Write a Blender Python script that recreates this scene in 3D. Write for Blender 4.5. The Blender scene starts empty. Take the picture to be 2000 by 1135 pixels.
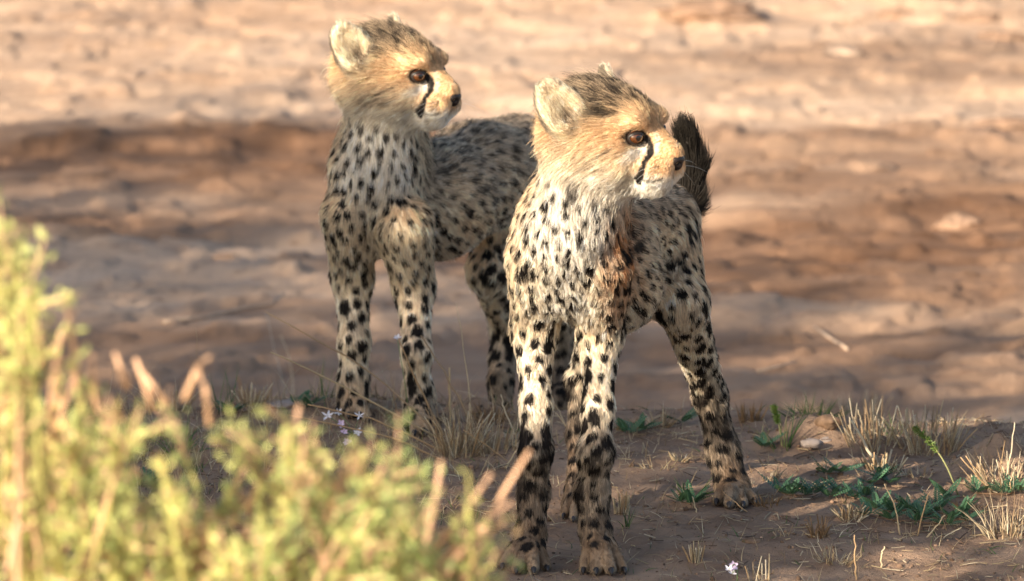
import bpy, math, random
import numpy as np
from mathutils import Vector, Matrix, kdtree

# ------------------------------------------------------------------ camera, world, sun, exposure
scene = bpy.context.scene
COL = scene.collection
R = math.radians
CAM_Y, CAM_Z, FPX, DEP0 = -7.84, 1.595, 13400.0, R(9.18)
cam_d = bpy.data.cameras.new('camera')
cam = bpy.data.objects.new('camera', cam_d); COL.objects.link(cam)
cam.location = (0, CAM_Y, CAM_Z); cam.rotation_euler = (R(90) - DEP0, 0, 0)
cam_d.sensor_width = 36; cam_d.lens = 36 * FPX / 2000
cam_d.clip_start = .1; cam_d.clip_end = 500
cam_d.dof.use_dof = True; cam_d.dof.focus_distance = 8.2; cam_d.dof.aperture_fstop = 9.4
scene.camera = cam

SUN_AZ, SUN_EL = R(42), R(21)            # sun stands behind the camera, to its left
TOSUN = np.array([-math.sin(SUN_AZ) * math.cos(SUN_EL), -math.cos(SUN_AZ) * math.cos(SUN_EL), math.sin(SUN_EL)])
world = bpy.data.worlds.new('World'); scene.world = world; world.use_nodes = True
wn = world.node_tree
sky = wn.nodes.new('ShaderNodeTexSky'); sky.sky_type = 'NISHITA'; sky.sun_disc = False
sky.sun_elevation = SUN_EL
sky.sun_rotation = math.atan2(TOSUN[0], TOSUN[1])
sky.dust_density = 2.0
bg = wn.nodes['Background']; bg.inputs[1].default_value = .095
wn.links.new(sky.outputs[0], bg.inputs[0])
sun_d = bpy.data.lights.new('sun', 'SUN'); sun_d.energy = 5.0; sun_d.angle = R(.55); sun_d.color = (1, .85, .66)
sun = bpy.data.objects.new('sun', sun_d); COL.objects.link(sun)
sun.rotation_euler = Vector(TOSUN).to_track_quat('Z', 'Y').to_euler()
sun.location = (-6, -8, 6)
scene.view_settings.view_transform = 'Standard'; scene.view_settings.look = 'None'
scene.view_settings.gamma = 1; scene.view_settings.exposure = 1.12
scene.cycles.use_denoising = True
scene.cycles.max_bounces = 6; scene.cycles.diffuse_bounces = 3
scene.cycles_curves.subdivisions = 2

# ------------------------------------------------------------------ helpers
rng = np.random.default_rng(7)
_cf = np.array([0, math.cos(DEP0), -math.sin(DEP0)]); _cu = np.array([0, math.sin(DEP0), math.cos(DEP0)])
CAMP = np.array([0, CAM_Y, CAM_Z])

def ray(px, py):
    return _cf + np.array([1., 0, 0]) * ((px - 1000) / FPX) + _cu * ((567.5 - py) / FPX)

def at(px, py, y):                       # photo pixel + distance along the ground -> point in the place
    d = ray(px, py); return CAMP + d * ((y - CAM_Y) / d[1])

def mpp(y):                              # metres covered by one photo pixel at that depth
    return (y - CAM_Y) / _cf[1] / FPX

def on_ground(px, py):                   # where that pixel meets the ground
    d = ray(px, py); t = 4.0
    for _ in range(40):
        p = CAMP + d * t
        e = p[2] - gz(p[0], p[1])
        t += e / -d[2] * .7
    return CAMP + d * t

def nrm(v):
    v = np.asarray(v, float); return v / (np.linalg.norm(v, axis=-1, keepdims=True) + 1e-9)

def sstep(a, b, x):
    t = np.clip((x - a) / (b - a), 0, 1); return t * t * (3 - 2 * t)

_TAB = np.random.default_rng(99).random((64, 64, 64)).astype(np.float32)
def vnoise(P, f, seed=0):                # value noise 0..1 on (n,3)
    Q = np.asarray(P, np.float32) * np.float32(f) + np.float32(500 + 7.31 * seed)
    I = np.floor(Q).astype(np.int32); F = Q - I; F = F * F * (3 - 2 * F)
    I0 = I & 63; I1 = (I + 1) & 63
    x0, y0, z0 = I0.T; x1, y1, z1 = I1.T; fx, fy, fz = F.T
    flat = np.ptp(Q[:, 2]) == 0
    def plane(z):
        a = _TAB[x0, y0, z]; b = _TAB[x1, y0, z]; c = _TAB[x0, y1, z]; d = _TAB[x1, y1, z]
        a = a + (b - a) * fx; c = c + (d - c) * fx; return a + (c - a) * fy
    p0 = plane(z0)
    if flat: return p0.astype(float)
    p1 = plane(z1); return (p0 + (p1 - p0) * fz).astype(float)

def fbm(P, f, seed=0, o=4, g=.5):
    s = 0; a = 1; t = 0
    for k in range(o):
        s = s + a * vnoise(P, f * 2 ** k, seed + 17 * k); t += a; a *= g
    return s / t

def mesh_obj(name, V, F, mat=None, parent=None, smooth=False, attrs=None):
    """V (n,3); F list of (k,3)/(k,4) int arrays or one array or list of tuples"""
    me = bpy.data.meshes.new(name)
    V = np.asarray(V, np.float32)
    if isinstance(F, np.ndarray): F = [F]
    if F and not isinstance(F[0], np.ndarray):
        me.from_pydata(V.tolist(), [], F)
    else:
        F = [f for f in F if len(f)]
        me.vertices.add(len(V)); me.vertices.foreach_set('co', V.ravel())
        loops = np.concatenate([f.ravel() for f in F]).astype(np.int32)
        tot = np.concatenate([np.full(len(f), f.shape[1], np.int32) for f in F])
        st = np.concatenate([[0], np.cumsum(tot)[:-1]]).astype(np.int32)
        me.loops.add(len(loops)); me.loops.foreach_set('vertex_index', loops)
        me.polygons.add(len(tot)); me.polygons.foreach_set('loop_start', st); me.polygons.foreach_set('loop_total', tot)
        me.update(calc_edges=True)
    if smooth: me.polygons.foreach_set('use_smooth', np.ones(len(me.polygons), bool))
    for k, a in (attrs or {}).items():
        at_ = me.attributes.new(k, 'FLOAT_COLOR', 'POINT')
        c = np.ones((len(V), 4), np.float32); c[:, :3] = a; at_.data.foreach_set('color', c.ravel())
    if mat is not None: me.materials.append(mat)
    o = bpy.data.objects.new(name, me); COL.objects.link(o)
    if parent is not None: o.parent = parent
    return o

def empty(name, loc=(0, 0, 0)):
    o = bpy.data.objects.new(name, None); COL.objects.link(o); o.location = Vector([float(v) for v in loc])
    o.empty_display_size = .05
    return o

def tag(o, label=None, cat=None, group=None, kind=None):
    if label: o['label'] = label
    if cat: o['category'] = cat
    if group: o['group'] = group
    if kind: o['kind'] = kind
    return o

def set_local(o, root):                  # geometry was written in world coordinates: keep it there under a moved parent
    o.parent = root; o.matrix_parent_inverse = Matrix.Translation(root.location).inverted()

# ------------------------------------------------------------------ materials
def mat_new(name):
    m = bpy.data.materials.new(name); m.use_nodes = True
    nt = m.node_tree; return m, nt, nt.nodes['Principled BSDF']

def N(nt, t, **kw):
    n = nt.nodes.new(t)
    for k, v in kw.items(): setattr(n, k, v)
    return n

def mat_attr(name, rough=.8, attr='Col', spec=.3, noise=0., scale=200, trans=0., sheen=0.):
    m, nt, b = mat_new(name)
    a = N(nt, 'ShaderNodeAttribute', attribute_name=attr)
    src = a.outputs['Color']
    if noise:
        tc = N(nt, 'ShaderNodeTexCoord'); nz = N(nt, 'ShaderNodeTexNoise'); nz.inputs['Scale'].default_value = scale; nz.inputs['Detail'].default_value = 4
        nt.links.new(tc.outputs['Object'], nz.inputs['Vector'])
        mr = N(nt, 'ShaderNodeMapRange'); mr.inputs[1].default_value = .25; mr.inputs[2].default_value = .75
        mr.inputs[3].default_value = 1 - noise; mr.inputs[4].default_value = 1 + noise
        nt.links.new(nz.outputs['Fac'], mr.inputs[0])
        mx = N(nt, 'ShaderNodeVectorMath', operation='SCALE'); nt.links.new(src, mx.inputs[0]); nt.links.new(mr.outputs[0], mx.inputs['Scale'])
        src = mx.outputs[0]
    nt.links.new(src, b.inputs['Base Color'])
    b.inputs['Roughness'].default_value = rough; b.inputs['Specular IOR Level'].default_value = spec
    if trans:
        tr = N(nt, 'ShaderNodeBsdfTranslucent'); nt.links.new(src, tr.inputs['Color'])
        ms = N(nt, 'ShaderNodeMixShader'); ms.inputs[0].default_value = trans
        nt.links.new(b.outputs[0], ms.inputs[1]); nt.links.new(tr.outputs[0], ms.inputs[2])
        nt.links.new(ms.outputs[0], nt.nodes['Material Output'].inputs['Surface'])
    return m

def mat_plain(name, col, rough=.6, spec=.4, noise=.15, scale=60, coat=0.):
    m, nt, b = mat_new(name)
    tc = N(nt, 'ShaderNodeTexCoord'); nz = N(nt, 'ShaderNodeTexNoise'); nz.inputs['Scale'].default_value = scale; nz.inputs['Detail'].default_value = 5
    nt.links.new(tc.outputs['Object'], nz.inputs['Vector'])
    rp = N(nt, 'ShaderNodeValToRGB')
    c = np.array(col)
    rp.color_ramp.elements[0].color = (*np.clip(c * (1 - noise), 0, 1), 1); rp.color_ramp.elements[0].position = .3
    rp.color_ramp.elements[1].color = (*np.clip(c * (1 + noise), 0, 1), 1); rp.color_ramp.elements[1].position = .7
    nt.links.new(nz.outputs['Fac'], rp.inputs[0]); nt.links.new(rp.outputs[0], b.inputs['Base Color'])
    b.inputs['Roughness'].default_value = rough; b.inputs['Specular IOR Level'].default_value = spec
    if coat: b.inputs['Coat Weight'].default_value = coat; b.inputs['Coat Roughness'].default_value = .04
    return m
# ------------------------------------------------------------------ the ground: grassy bank, dry river bed beyond
def _g3(x, y, z=0.): return np.stack([x, y, np.full_like(x, z)], -1)

def bank_mask(x, y):                     # 1 on the bank, 0 down in the river bed
    e = 1.22 - .38 * np.clip(x - .25, 0, 2) + .10 * np.clip(-x - .5, 0, 3)
    e = e + .14 * (fbm(_g3(x, y), 3.0, 5) - .5) + .05 * (vnoise(_g3(x, y), 14, 9) - .5)
    return 1 - sstep(-.22, .75, y - e), 1 - sstep(-.02, .05, y - e)

def ground_z(x, y):
    x = np.asarray(x, float); y = np.asarray(y, float)
    m, lip = bank_mask(x, y)
    P = _g3(x, y)
    z = -.29 + .27 * m + .02 * lip
    near = np.exp(-np.clip(np.abs(x) - 1.0, 0, 9) - np.clip(np.abs(y - .4) - 1.2, 0, 9))
    z = z + (.016 * (fbm(P, 5, 21) - .5) + .010 * (fbm(P, 22, 3, 3) - .5)) * (.25 + .75 * m)
    z = z + .006 * (fbm(P, 70, 33, 3) - .5) * near
    # eroded steps and ripples of the bed, drawn out along x
    Q = np.stack([x * .55, y * 1.25, np.zeros_like(x)], -1)
    bed = 1 - m
    z = z + bed * (.06 * (fbm(Q, .55, 51) - .5) + .035 * (fbm(Q, 1.5, 52, 4) - .5))
    crust = np.abs(fbm(Q * [1.2, 1, 1], 5.5, 53, 4) - .5)
    z = z + bed * (.030 * crust + .010 * sstep(.55, .62, fbm(P * [.8, 1.1, 1], 4.5, 61, 4)) + .009 * sstep(.55, .60, fbm(P, 11, 62, 3)))
    z = z + bed * .028 * (sstep(.44, .56, fbm(Q, .8, 58, 5)) - .5)
    z = z + bed * .011 * (fbm(P * [1, 1.3, 1], 16, 59, 3) - .5)
    for (mx, my, r, h) in MOUNDS:
        d2 = ((x - mx) ** 2 + (y - my) ** 2) / (r * r)
        z = z + h * np.exp(-d2 * 1.6) * (.7 + .6 * fbm(P, 40, 71, 3))
    return z

MOUNDS = []
for px, py, r, h in ((1590, 858, .055, .035), (1960, 925, .07, .042), (1700, 872, .04, .012), (930, 800, .04, .02), (1820, 868, .05, .012), (700, 790, .10, .012)):
    d = ray(px, py); t = CAM_Z / -d[2]; p = CAMP + d * t; MOUNDS.append((p[0], p[1], r, h))

def axis(dense0, dense1, step, far0, far1, hold=0, cap=6):
    a = [dense0]; s = step
    while a[0] > far0: s *= 1.07; a.insert(0, a[0] - s)
    n = int((dense1 - dense0) / step); a += [dense0 + step * (k + 1) for k in range(n)]; s = step
    while a[-1] < far1: s = min(s * 1.05, cap if a[-1] < hold else 6); a.append(a[-1] + s)
    return np.array(a)

gx = axis(-1.25, 1.25, .0075, -60, 60); gy = axis(-.75, 1.7, .007, -25, 140, 9.0, .021)
X, Y = np.meshgrid(gx, gy, indexing='ij'); nx_, ny_ = X.shape
Z = ground_z(X.ravel(), Y.ravel()).reshape(X.shape)
def gz(x, y):                            # height of the built ground, read off its grid
    x = np.asarray(x, float); y = np.asarray(y, float)
    i = np.clip(np.searchsorted(gx, x) - 1, 0, nx_ - 2); j = np.clip(np.searchsorted(gy, y) - 1, 0, ny_ - 2)
    u = (x - gx[i]) / (gx[i + 1] - gx[i]); v = (y - gy[j]) / (gy[j + 1] - gy[j])
    return (Z[i, j] * (1 - u) + Z[i + 1, j] * u) * (1 - v) + (Z[i, j + 1] * (1 - u) + Z[i + 1, j + 1] * u) * v
idx = np.arange(nx_ * ny_).reshape(nx_, ny_)
GF = np.stack([idx[:-1, :-1], idx[1:, :-1], idx[1:, 1:], idx[:-1, 1:]], -1).reshape(-1, 4)
m_, l_ = bank_mask(X.ravel(), Y.ravel())
P_ = _g3(X.ravel(), Y.ravel())
Q_ = np.stack([X.ravel() * .5, Y.ravel() * 1.3, 0 * X.ravel()], -1)
brown = sstep(.42, .62, fbm(Q_, 1.0, 81, 5)) * .6
def patch(px, py, rx, ry, w):            # ragged patches of darker brown across the bed
    d = ray(px, py); t = (CAM_Z + .3) / -d[2]; p = CAMP + d * t
    wob = (fbm(Q_, 1.6, 91, 5) - .5) * 2.2
    return w * (1 - sstep(.1, 1.4, ((X.ravel() - p[0]) / rx) ** 2 + ((Y.ravel() - p[1]) / ry) ** 2 + wob))
for a in ((250, 345, 1.0, .5, 1.1), (120, 430, .8, .4, .9), (560, 385, .45, .4, 1.), (1560, 375, .6, .3, .9), (1800, 440, .7, .4, 1.), (1480, 500, .75, .6, 1.15), (1700, 560, .6, .3, .9), (1950, 560, .5, .35, .6), (1600, 690, .5, .25, .8), (1850, 745, .35, .12, .7), (600, 620, .25, .1, .6), (900, 730, .3, .08, .7)):
    brown = np.maximum(brown, patch(*a))
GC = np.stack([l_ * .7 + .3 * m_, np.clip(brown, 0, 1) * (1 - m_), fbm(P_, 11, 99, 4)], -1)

def ground_material():
    m, nt, b = mat_new('dry_soil')
    L = nt.links.new
    at_ = N(nt, 'ShaderNodeAttribute', attribute_name='Col'); sp = N(nt, 'ShaderNodeSeparateColor'); L(at_.outputs['Color'], sp.inputs[0])
    tc = N(nt, 'ShaderNodeTexCoord')
    def noise(sc, det=6, rough=.6, sx=1., sy=1.):
        mp = N(nt, 'ShaderNodeMapping'); mp.inputs['Scale'].default_value = (sx, sy, 1); L(tc.outputs['Object'], mp.inputs[0])
        n = N(nt, 'ShaderNodeTexNoise'); n.inputs['Scale'].default_value = sc; n.inputs['Detail'].default_value = det; n.inputs['Roughness'].default_value = rough
        L(mp.outputs[0], n.inputs['Vector']); return n.outputs['Fac']
    def ramp(fac, c0, c1, p0=.35, p1=.65):
        r = N(nt, 'ShaderNodeValToRGB'); r.color_ramp.elements[0].color = (*c0, 1); r.color_ramp.elements[1].color = (*c1, 1)
        r.color_ramp.elements[0].position = p0; r.color_ramp.elements[1].position = p1; L(fac, r.inputs[0]); return r.outputs[0]
    def mix(f, a, c):
        x = N(nt, 'ShaderNodeMix', data_type='RGBA'); L(f, x.inputs[0]); L(a, x.inputs[6]); L(c, x.inputs[7]); return x.outputs[2]
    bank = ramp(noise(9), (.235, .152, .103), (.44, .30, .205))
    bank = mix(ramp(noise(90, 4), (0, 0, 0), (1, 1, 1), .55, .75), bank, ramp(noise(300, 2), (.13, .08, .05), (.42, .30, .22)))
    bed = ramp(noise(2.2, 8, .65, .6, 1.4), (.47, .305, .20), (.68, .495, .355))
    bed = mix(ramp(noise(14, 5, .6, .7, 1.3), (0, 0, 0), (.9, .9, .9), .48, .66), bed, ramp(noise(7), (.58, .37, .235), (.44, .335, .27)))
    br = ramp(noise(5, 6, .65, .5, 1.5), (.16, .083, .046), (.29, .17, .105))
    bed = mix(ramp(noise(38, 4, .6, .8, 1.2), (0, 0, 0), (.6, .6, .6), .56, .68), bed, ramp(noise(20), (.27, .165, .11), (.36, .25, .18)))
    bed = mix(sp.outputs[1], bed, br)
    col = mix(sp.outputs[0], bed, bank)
    L(col, b.inputs['Base Color'])
    b.inputs['Roughness'].default_value = .92; b.inputs['Specular IOR Level'].default_value = .15
    bp = N(nt, 'ShaderNodeBump'); bp.inputs['Strength'].default_value = .7; bp.inputs['Distance'].default_value = .010
    ad = N(nt, 'ShaderNodeMath', operation='ADD'); L(noise(130, 8, .7), ad.inputs[0]); L(noise(30, 6, .65), ad.inputs[1])
    L(ad.outputs[0], bp.inputs['Height']); L(bp.outputs[0], b.inputs['Normal'])
    return m
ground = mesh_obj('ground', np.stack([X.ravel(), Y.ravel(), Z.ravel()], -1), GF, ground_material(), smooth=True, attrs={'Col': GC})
tag(ground, 'brown soil bank dropping to a pale dry river bed', kind='structure')
# ------------------------------------------------------------------ implicit surfaces: a body is one continuous skin
class Prim:
    def __init__(s, kind, g, k=.02, flow=(0, 0, -1), L=.01, lift=.35, **kw):
        s.kind, s.g, s.k, s.flow, s.L, s.lift = kind, g, k, np.asarray(flow, float), L, lift
        s.__dict__.update(kw)
    def d(s, P):
        if s.kind == 'rc':
            pa = P - s.a; ab = s.b - s.a
            t = np.clip(pa @ ab / (ab @ ab + 1e-12), 0, 1)
            return np.linalg.norm(pa - t[:, None] * ab, axis=1) - (s.ra + (s.rb - s.ra) * t)
        q = (P - s.c) @ s.M                     # columns of M are the axes
        k0 = np.linalg.norm(q / s.r, axis=1); k1 = np.linalg.norm(q / (s.r ** 2), axis=1) + 1e-9
        return k0 * (k0 - 1) / k1
    def box(s):
        if s.kind == 'rc':
            r = max(s.ra, s.rb); return np.minimum(s.a, s.b) - r, np.maximum(s.a, s.b) + r
        r = max(s.r); return s.c - r, s.c + r

def smin(a, b, k):
    h = np.clip(.5 + .5 * (b - a) / k, 0, 1); return b + (a - b) * h - k * h * (1 - h)

def field(prims, cuts, lo, n, h):
    F = np.full(n, .2, np.float32)
    ax = [lo[i] + h * np.arange(n[i]) for i in range(3)]
    def region(p, pad):
        a, b = p.box()
        return tuple(slice(max(0, int((a[i] - pad - lo[i]) / h)), min(n[i], int((b[i] + pad - lo[i]) / h) + 2)) for i in range(3))
    for lst, cut in ((prims, False), (cuts, True)):
        for p in lst:
            s = region(p, .035 + p.k)
            G = np.stack(np.meshgrid(ax[0][s[0]], ax[1][s[1]], ax[2][s[2]], indexing='ij'), -1)
            sh = G.shape[:3]
            d = p.d(G.reshape(-1, 3)).reshape(sh).astype(np.float32)
            F[s] = -smin(-F[s], d, p.k) if cut else smin(F[s], d, p.k)
    return F

def surface_nets(F, lo, h):
    n = F.shape; S = F < 0
    c = np.zeros([k - 1 for k in n], np.int8)
    for a in (0, 1):
        for b in (0, 1):
            for e in (0, 1):
                c += S[a:n[0] - 1 + a, b:n[1] - 1 + b, e:n[2] - 1 + e]
    act = (c > 0) & (c < 8)
    I = np.argwhere(act); num = np.full(act.shape, -1, np.int64); num[act] = np.arange(len(I))
    acc = np.zeros((len(I), 3)); cnt = np.zeros(len(I))
    corners = [(a, b, e) for a in (0, 1) for b in (0, 1) for e in (0, 1)]
    for u in corners:
        for ax_ in range(3):
            if u[ax_]: continue
            v = list(u); v[ax_] = 1
            f0 = F[I[:, 0] + u[0], I[:, 1] + u[1], I[:, 2] + u[2]]; f1 = F[I[:, 0] + v[0], I[:, 1] + v[1], I[:, 2] + v[2]]
            m = (f0 < 0) != (f1 < 0)
            t = np.where(m, f0 / np.where(m, f0 - f1, 1), 0)
            p = np.tile(np.array(u, float), (len(I), 1)); p[:, ax_] = t
            acc[m] += p[m]; cnt[m] += 1
    V = lo + h * (I + acc / cnt[:, None])
    faces = []
    for ax_ in range(3):
        o = [(1, 2), (2, 0), (0, 1)][ax_]
        A = [slice(None)] * 3; B = [slice(None)] * 3; A[ax_] = slice(0, -1); B[ax_] = slice(1, None)
        ch = S[tuple(A)] != S[tuple(B)]
        J = np.argwhere(ch)
        ok = np.all([(J[:, q] > 0) & (J[:, q] < n[q] - 1) for q in o], axis=0); J = J[ok]
        inside0 = S[J[:, 0], J[:, 1], J[:, 2]]
        def cell(d0, d1):
            K = J.copy(); K[:, o[0]] += d0; K[:, o[1]] += d1; return num[K[:, 0], K[:, 1], K[:, 2]]
        q = np.stack([cell(-1, -1), cell(0, -1), cell(0, 0), cell(-1, 0)], -1)
        q[~inside0] = q[~inside0][:, ::-1]
        faces.append(q)
    return V, np.concatenate(faces)

def relax(V, F, it=2, w=.5):
    e = np.concatenate([F[:, [0, 1]], F[:, [1, 2]], F[:, [2, 3]], F[:, [3, 0]]])
    for _ in range(it):
        s = np.zeros_like(V); c = np.zeros(len(V))
        np.add.at(s, e[:, 0], V[e[:, 1]]); np.add.at(s, e[:, 1], V[e[:, 0]]); np.add.at(c, e[:, 0], 1); np.add.at(c, e[:, 1], 1)
        V = V * (1 - w) + w * s / c[:, None]
    return V

def blob(prims, cuts=(), h=.003, it=2):
    lo = np.min([p.box()[0] for p in prims], 0) - .012; hi = np.max([p.box()[1] for p in prims], 0) + .012
    n = np.ceil((hi - lo) / h).astype(int) + 1
    F = field(prims, cuts, lo, tuple(n), h)
    V, Q = surface_nets(F, lo, h)
    return relax(V, Q, it), Q

def vnormals(V, F):
    nf = np.cross(V[F[:, 2]] - V[F[:, 0]], V[F[:, 3]] - V[F[:, 1]])
    s = np.zeros_like(V)
    for k in range(4): np.add.at(s, F[:, k], nf)
    return nrm(s)

# ------------------------------------------------------------------ hair
def hair_object(name, roots, pts, rad, col, mat, parent):
    n, k = pts.shape[0], pts.shape[1]
    cu = bpy.data.hair_curves.new(name); cu.add_curves([k] * n)
    cu.position_data.foreach_set('vector', pts.reshape(-1, 3).astype(np.float32).ravel())
    ra = cu.attributes.new('radius', 'FLOAT', 'POINT') if 'radius' not in cu.attributes else cu.attributes['radius']
    prof = np.linspace(1, .22, k)[None, :] ** .8
    ra.data.foreach_set('value', (rad[:, None] * prof).astype(np.float32).ravel())
    ca = cu.attributes.new('Col', 'FLOAT_COLOR', 'CURVE')
    c4 = np.ones((n, 4), np.float32); c4[:, :3] = col; ca.data.foreach_set('color', c4.ravel())
    cu.materials.append(mat)
    o = bpy.data.objects.new(name, cu); COL.objects.link(o)
    set_local(o, parent); return o

def fur_material():
    m, nt, b = mat_new('cub_fur'); L = nt.links.new
    a = N(nt, 'ShaderNodeAttribute', attribute_name='Col')
    L(a.outputs['Color'], b.inputs['Base Color']); b.inputs['Roughness'].default_value = .55; b.inputs['Specular IOR Level'].default_value = .25
    tr = N(nt, 'ShaderNodeBsdfTranslucent'); L(a.outputs['Color'], tr.inputs['Color'])
    ms = N(nt, 'ShaderNodeMixShader'); ms.inputs[0].default_value = .38; L(b.outputs[0], ms.inputs[1]); L(tr.outputs[0], ms.inputs[2])
    L(ms.outputs[0], nt.nodes['Material Output'].inputs['Surface'])
    return m
FUR = fur_material()
SKIN = mat_attr('cub_skin', .75, noise=.1)
CLAW = mat_plain('claw_horn', (.035, .03, .03), .35, .5)
NOSE = mat_plain('nose_leather', (.020, .015, .014), .5, .35, .3, 500)
LID = mat_plain('eyelid_skin', (.018, .013, .011), .45, .4)
WHISK = mat_plain('whisker', (.8, .78, .72), .4)
def eye_materials():
    out = []
    for nm, c in (('pupil', (.004, .003, .003)), ('iris', (.09, .03, .008)), ('iris_ring', (.07, .02, .006)), ('eye_dark', (.02, .012, .01))):
        m = mat_plain(nm, c, .25, .5, .35 if nm == 'iris' else .1, 300, coat=1.); out.append(m)
    return out
EYEM = eye_materials()

CREAM = np.array((.81, .69, .52)); TAN = np.array((.72, .51, .31)); WHITE = np.array((.92, .875, .79)); DARK = np.array((.013, .010, .009))
GREY = np.array((.36, .33, .29)); MUD = np.array((.19, .118, .072)); RUST = np.array((.48, .22, .08))

def segdist(P, pts):
    d = np.full(len(P), 9.)
    for a, b in zip(pts[:-1], pts[1:]):
        a = np.array(a); b = np.array(b); ab = b - a
        t = np.clip((P - a) @ ab / (ab @ ab), 0, 1)
        d = np.minimum(d, np.linalg.norm(P - a - t[:, None] * ab, axis=1))
    return d

class Cub:
    def __init__(s, head_px, head_y, yaw, pitch, roll, hs, seed):
        s.seed = seed; s.prims = []; s.cuts = []; s.claws = []; s.rust = None; s.brindle = .5
        s.hc = at(head_px[0], head_px[1], head_y); s.hs = hs
        f = np.array([math.cos(yaw) * math.cos(pitch), -math.sin(yaw) * math.cos(pitch), math.sin(pitch)])
        l = nrm(np.cross([0, 0, 1], f)); u = np.cross(f, l)
        l, u = l * math.cos(roll) + u * math.sin(roll), u * math.cos(roll) - l * math.sin(roll)
        s.HM = np.stack([f, l, u], 1)               # local -> world
        s.f, s.l, s.u = f, l, u
    def H(s, p): return s.hc + s.HM @ (np.asarray(p, float) * s.hs)
    def rc(s, g, a, b, ra, rb, k=.02, **kw):
        p = Prim('rc', g, k, a=np.asarray(a, float), b=np.asarray(b, float), ra=ra, rb=rb, **kw); s.prims.append(p); return p
    def hel(s, g, c, r, k=.015, M=None, cut=False, **kw):
        M2 = s.HM if M is None else s.HM @ M
        p = Prim('el', g, k, c=s.H(c), M=M2, r=np.asarray(r, float) * s.hs, **kw)
        (s.cuts if cut else s.prims).append(p); return p
    def head(s):
        s.hel('crown', (-.006, 0, .006), (.062, .055, .053), L=.022, lift=.9)
        s.hel('crown', (.028, 0, .014), (.042, .042, .036), .02, L=.013, lift=.75)
        s.rc('face', s.H((.042, 0, .010)), s.H((.099, 0, -.0165)), .029 * s.hs, .0165 * s.hs, .018, L=.0038, lift=.25)
        for q in (-1, 1):
            s.hel('muzzle', (.086, q * .0160, -.036), (.0245, .0190, .0205), .010, L=.0038, lift=.3)
            s.hel('cheek', (.024, q * .034, -.022), (.044, .026, .033), .022, L=.013, lift=.45)
            s.hel('face', (.058, q * .0290, .0225), (.021, .016, .0115), .014, L=.006, lift=.35)
            s.hel('cheek', (-.020, q * .032, -.020), (.036, .022, .034), .02, L=.017, lift=.5)
            # ear: a cupped disc
            n = nrm(np.array([.70, q * .66, .12])); up = np.array([-.30, q * .55, .85]); up = nrm(up - n * (up @ n)); w = np.cross(up, n)
            M = np.stack([n, w, up], 1); c = np.array([-.024, q * .070, .042])
            s.hel('ear', c, (.0080, .0250, .033), .010, M=M, L=.006, lift=.4, flow=s.HM @ up)
            s.hel('ear', c - up * .022, (.016, .022, .022), .018, M=M, L=.009, lift=.45, flow=s.HM @ up)
            s.hel('cut', c + n * .0095 - up * .003, (.0090, .0215, .0295), .002, M=M, cut=True)
            s.hel('cut', (.0745, q * .0370, .004), (.0155, .0145, .0110), .005, cut=True)
        s.hel('chin', (.080, 0, -.0555), (.019, .016, .0125), .010, L=.007, lift=.4)
        s.rc('chin', s.H((.015, 0, -.044)), s.H((.070, 0, -.050)), .032 * s.hs, .017 * s.hs, .018, L=.011, lift=.4)
        s.eyes = [(q, s.H((.0640, q * .0298, .004))) for q in (-1, 1)]
    def leg(s, g, js, toes, k=.018, L0=.0075, L1=.0085):
        """js: (px,py,y,r_px)...; last joint is the pastern; toes: (px,py,r_px) resting on the ground"""
        pts = [at(*j[:3]) for j in js]; rs = [j[3] * mpp(j[2]) * (.93 if i else 1) for i, j in enumerate(js)]
        for i in range(len(js) - 1):
            t = i / max(1, len(js) - 2)
            fl = pts[i + 1] - pts[i]
            s.rc(g if i else g + '_top', pts[i], pts[i + 1], rs[i], rs[i + 1], k, L=L0 * (1 - t) + L1 * t + (.003 if i == 0 else 0), lift=.3, flow=nrm(fl))
        y0 = js[-1][2]
        for (tx, ty, tr) in toes:
            p = on_ground(tx, ty)
            if p[1] > y0 - .01 or p[1] < y0 - .09:           # keep the toes under their own leg
                q = at(tx, ty, y0 - .035); p = np.array([q[0], q[1], gz(q[0], q[1])])
            r = tr * .84 * mpp(p[1])
            p = p + np.array([0, .35 * r, r * .82])
            mid = pts[-1] * .45 + p * .55 + np.array([0, 0, r * .9])
            s.rc('paw', pts[-1], mid, rs[-1] * .55, r * 1.0, .006, L=.005, lift=.25, flow=nrm(p - pts[-1]))
            s.rc('paw', mid, p, r * 1.0, r * .95, .0025, L=.003, lift=.25, flow=nrm(p - mid))
            fw = nrm(nrm((p - pts[-1]) * [1, 1, 0]) * .35 + [0, -.9, 0])
            s.claws.append((p + fw * r * .80 + np.array([0, 0, .12 * r]), fw, r * 1.75))
        # sole
        q = at(np.mean([t[0] for t in toes]), np.mean([t[1] for t in toes]), y0 - .005); a = np.array([q[0], q[1], gz(q[0], q[1]) + .012])
        s.rc('paw', a, pts[-1], .015, rs[-1] * .9, .012, L=.006, flow=(0, -.6, -1))

    # ---------------- colouring of a point of the coat
    def weights(s, P):
        D = np.stack([p.d(P) for p in s.prims], 1)
        w = np.exp(-(D - D.min(1, keepdims=True)) / .006); return w / w.sum(1, keepdims=True)
    def gw(s, w, *gs):
        m = np.array([p.g in gs for p in s.prims], float); return w @ m
    def coat(s, P, w, Nn):
        Q = (P - s.hc) @ s.HM / s.hs; A = Q.copy(); A[:, 1] = np.abs(A[:, 1])
        head = s.gw(w, 'crown', 'face', 'muzzle', 'cheek', 'chin', 'ear')
        n1 = vnoise(P, 90, s.seed); n2 = fbm(P, 25, s.seed + 3, 3)
        def mixc(c, d, t): return c * (1 - t[:, None]) + d * t[:, None]
        # body
        c = np.tile(CREAM, (len(P), 1))
        c = mixc(c, TAN * np.array([1, .98, .95]), sstep(-.1, .7, Nn[:, 2]) * .6 + .35 * sstep(.5, .75, n2))
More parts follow.
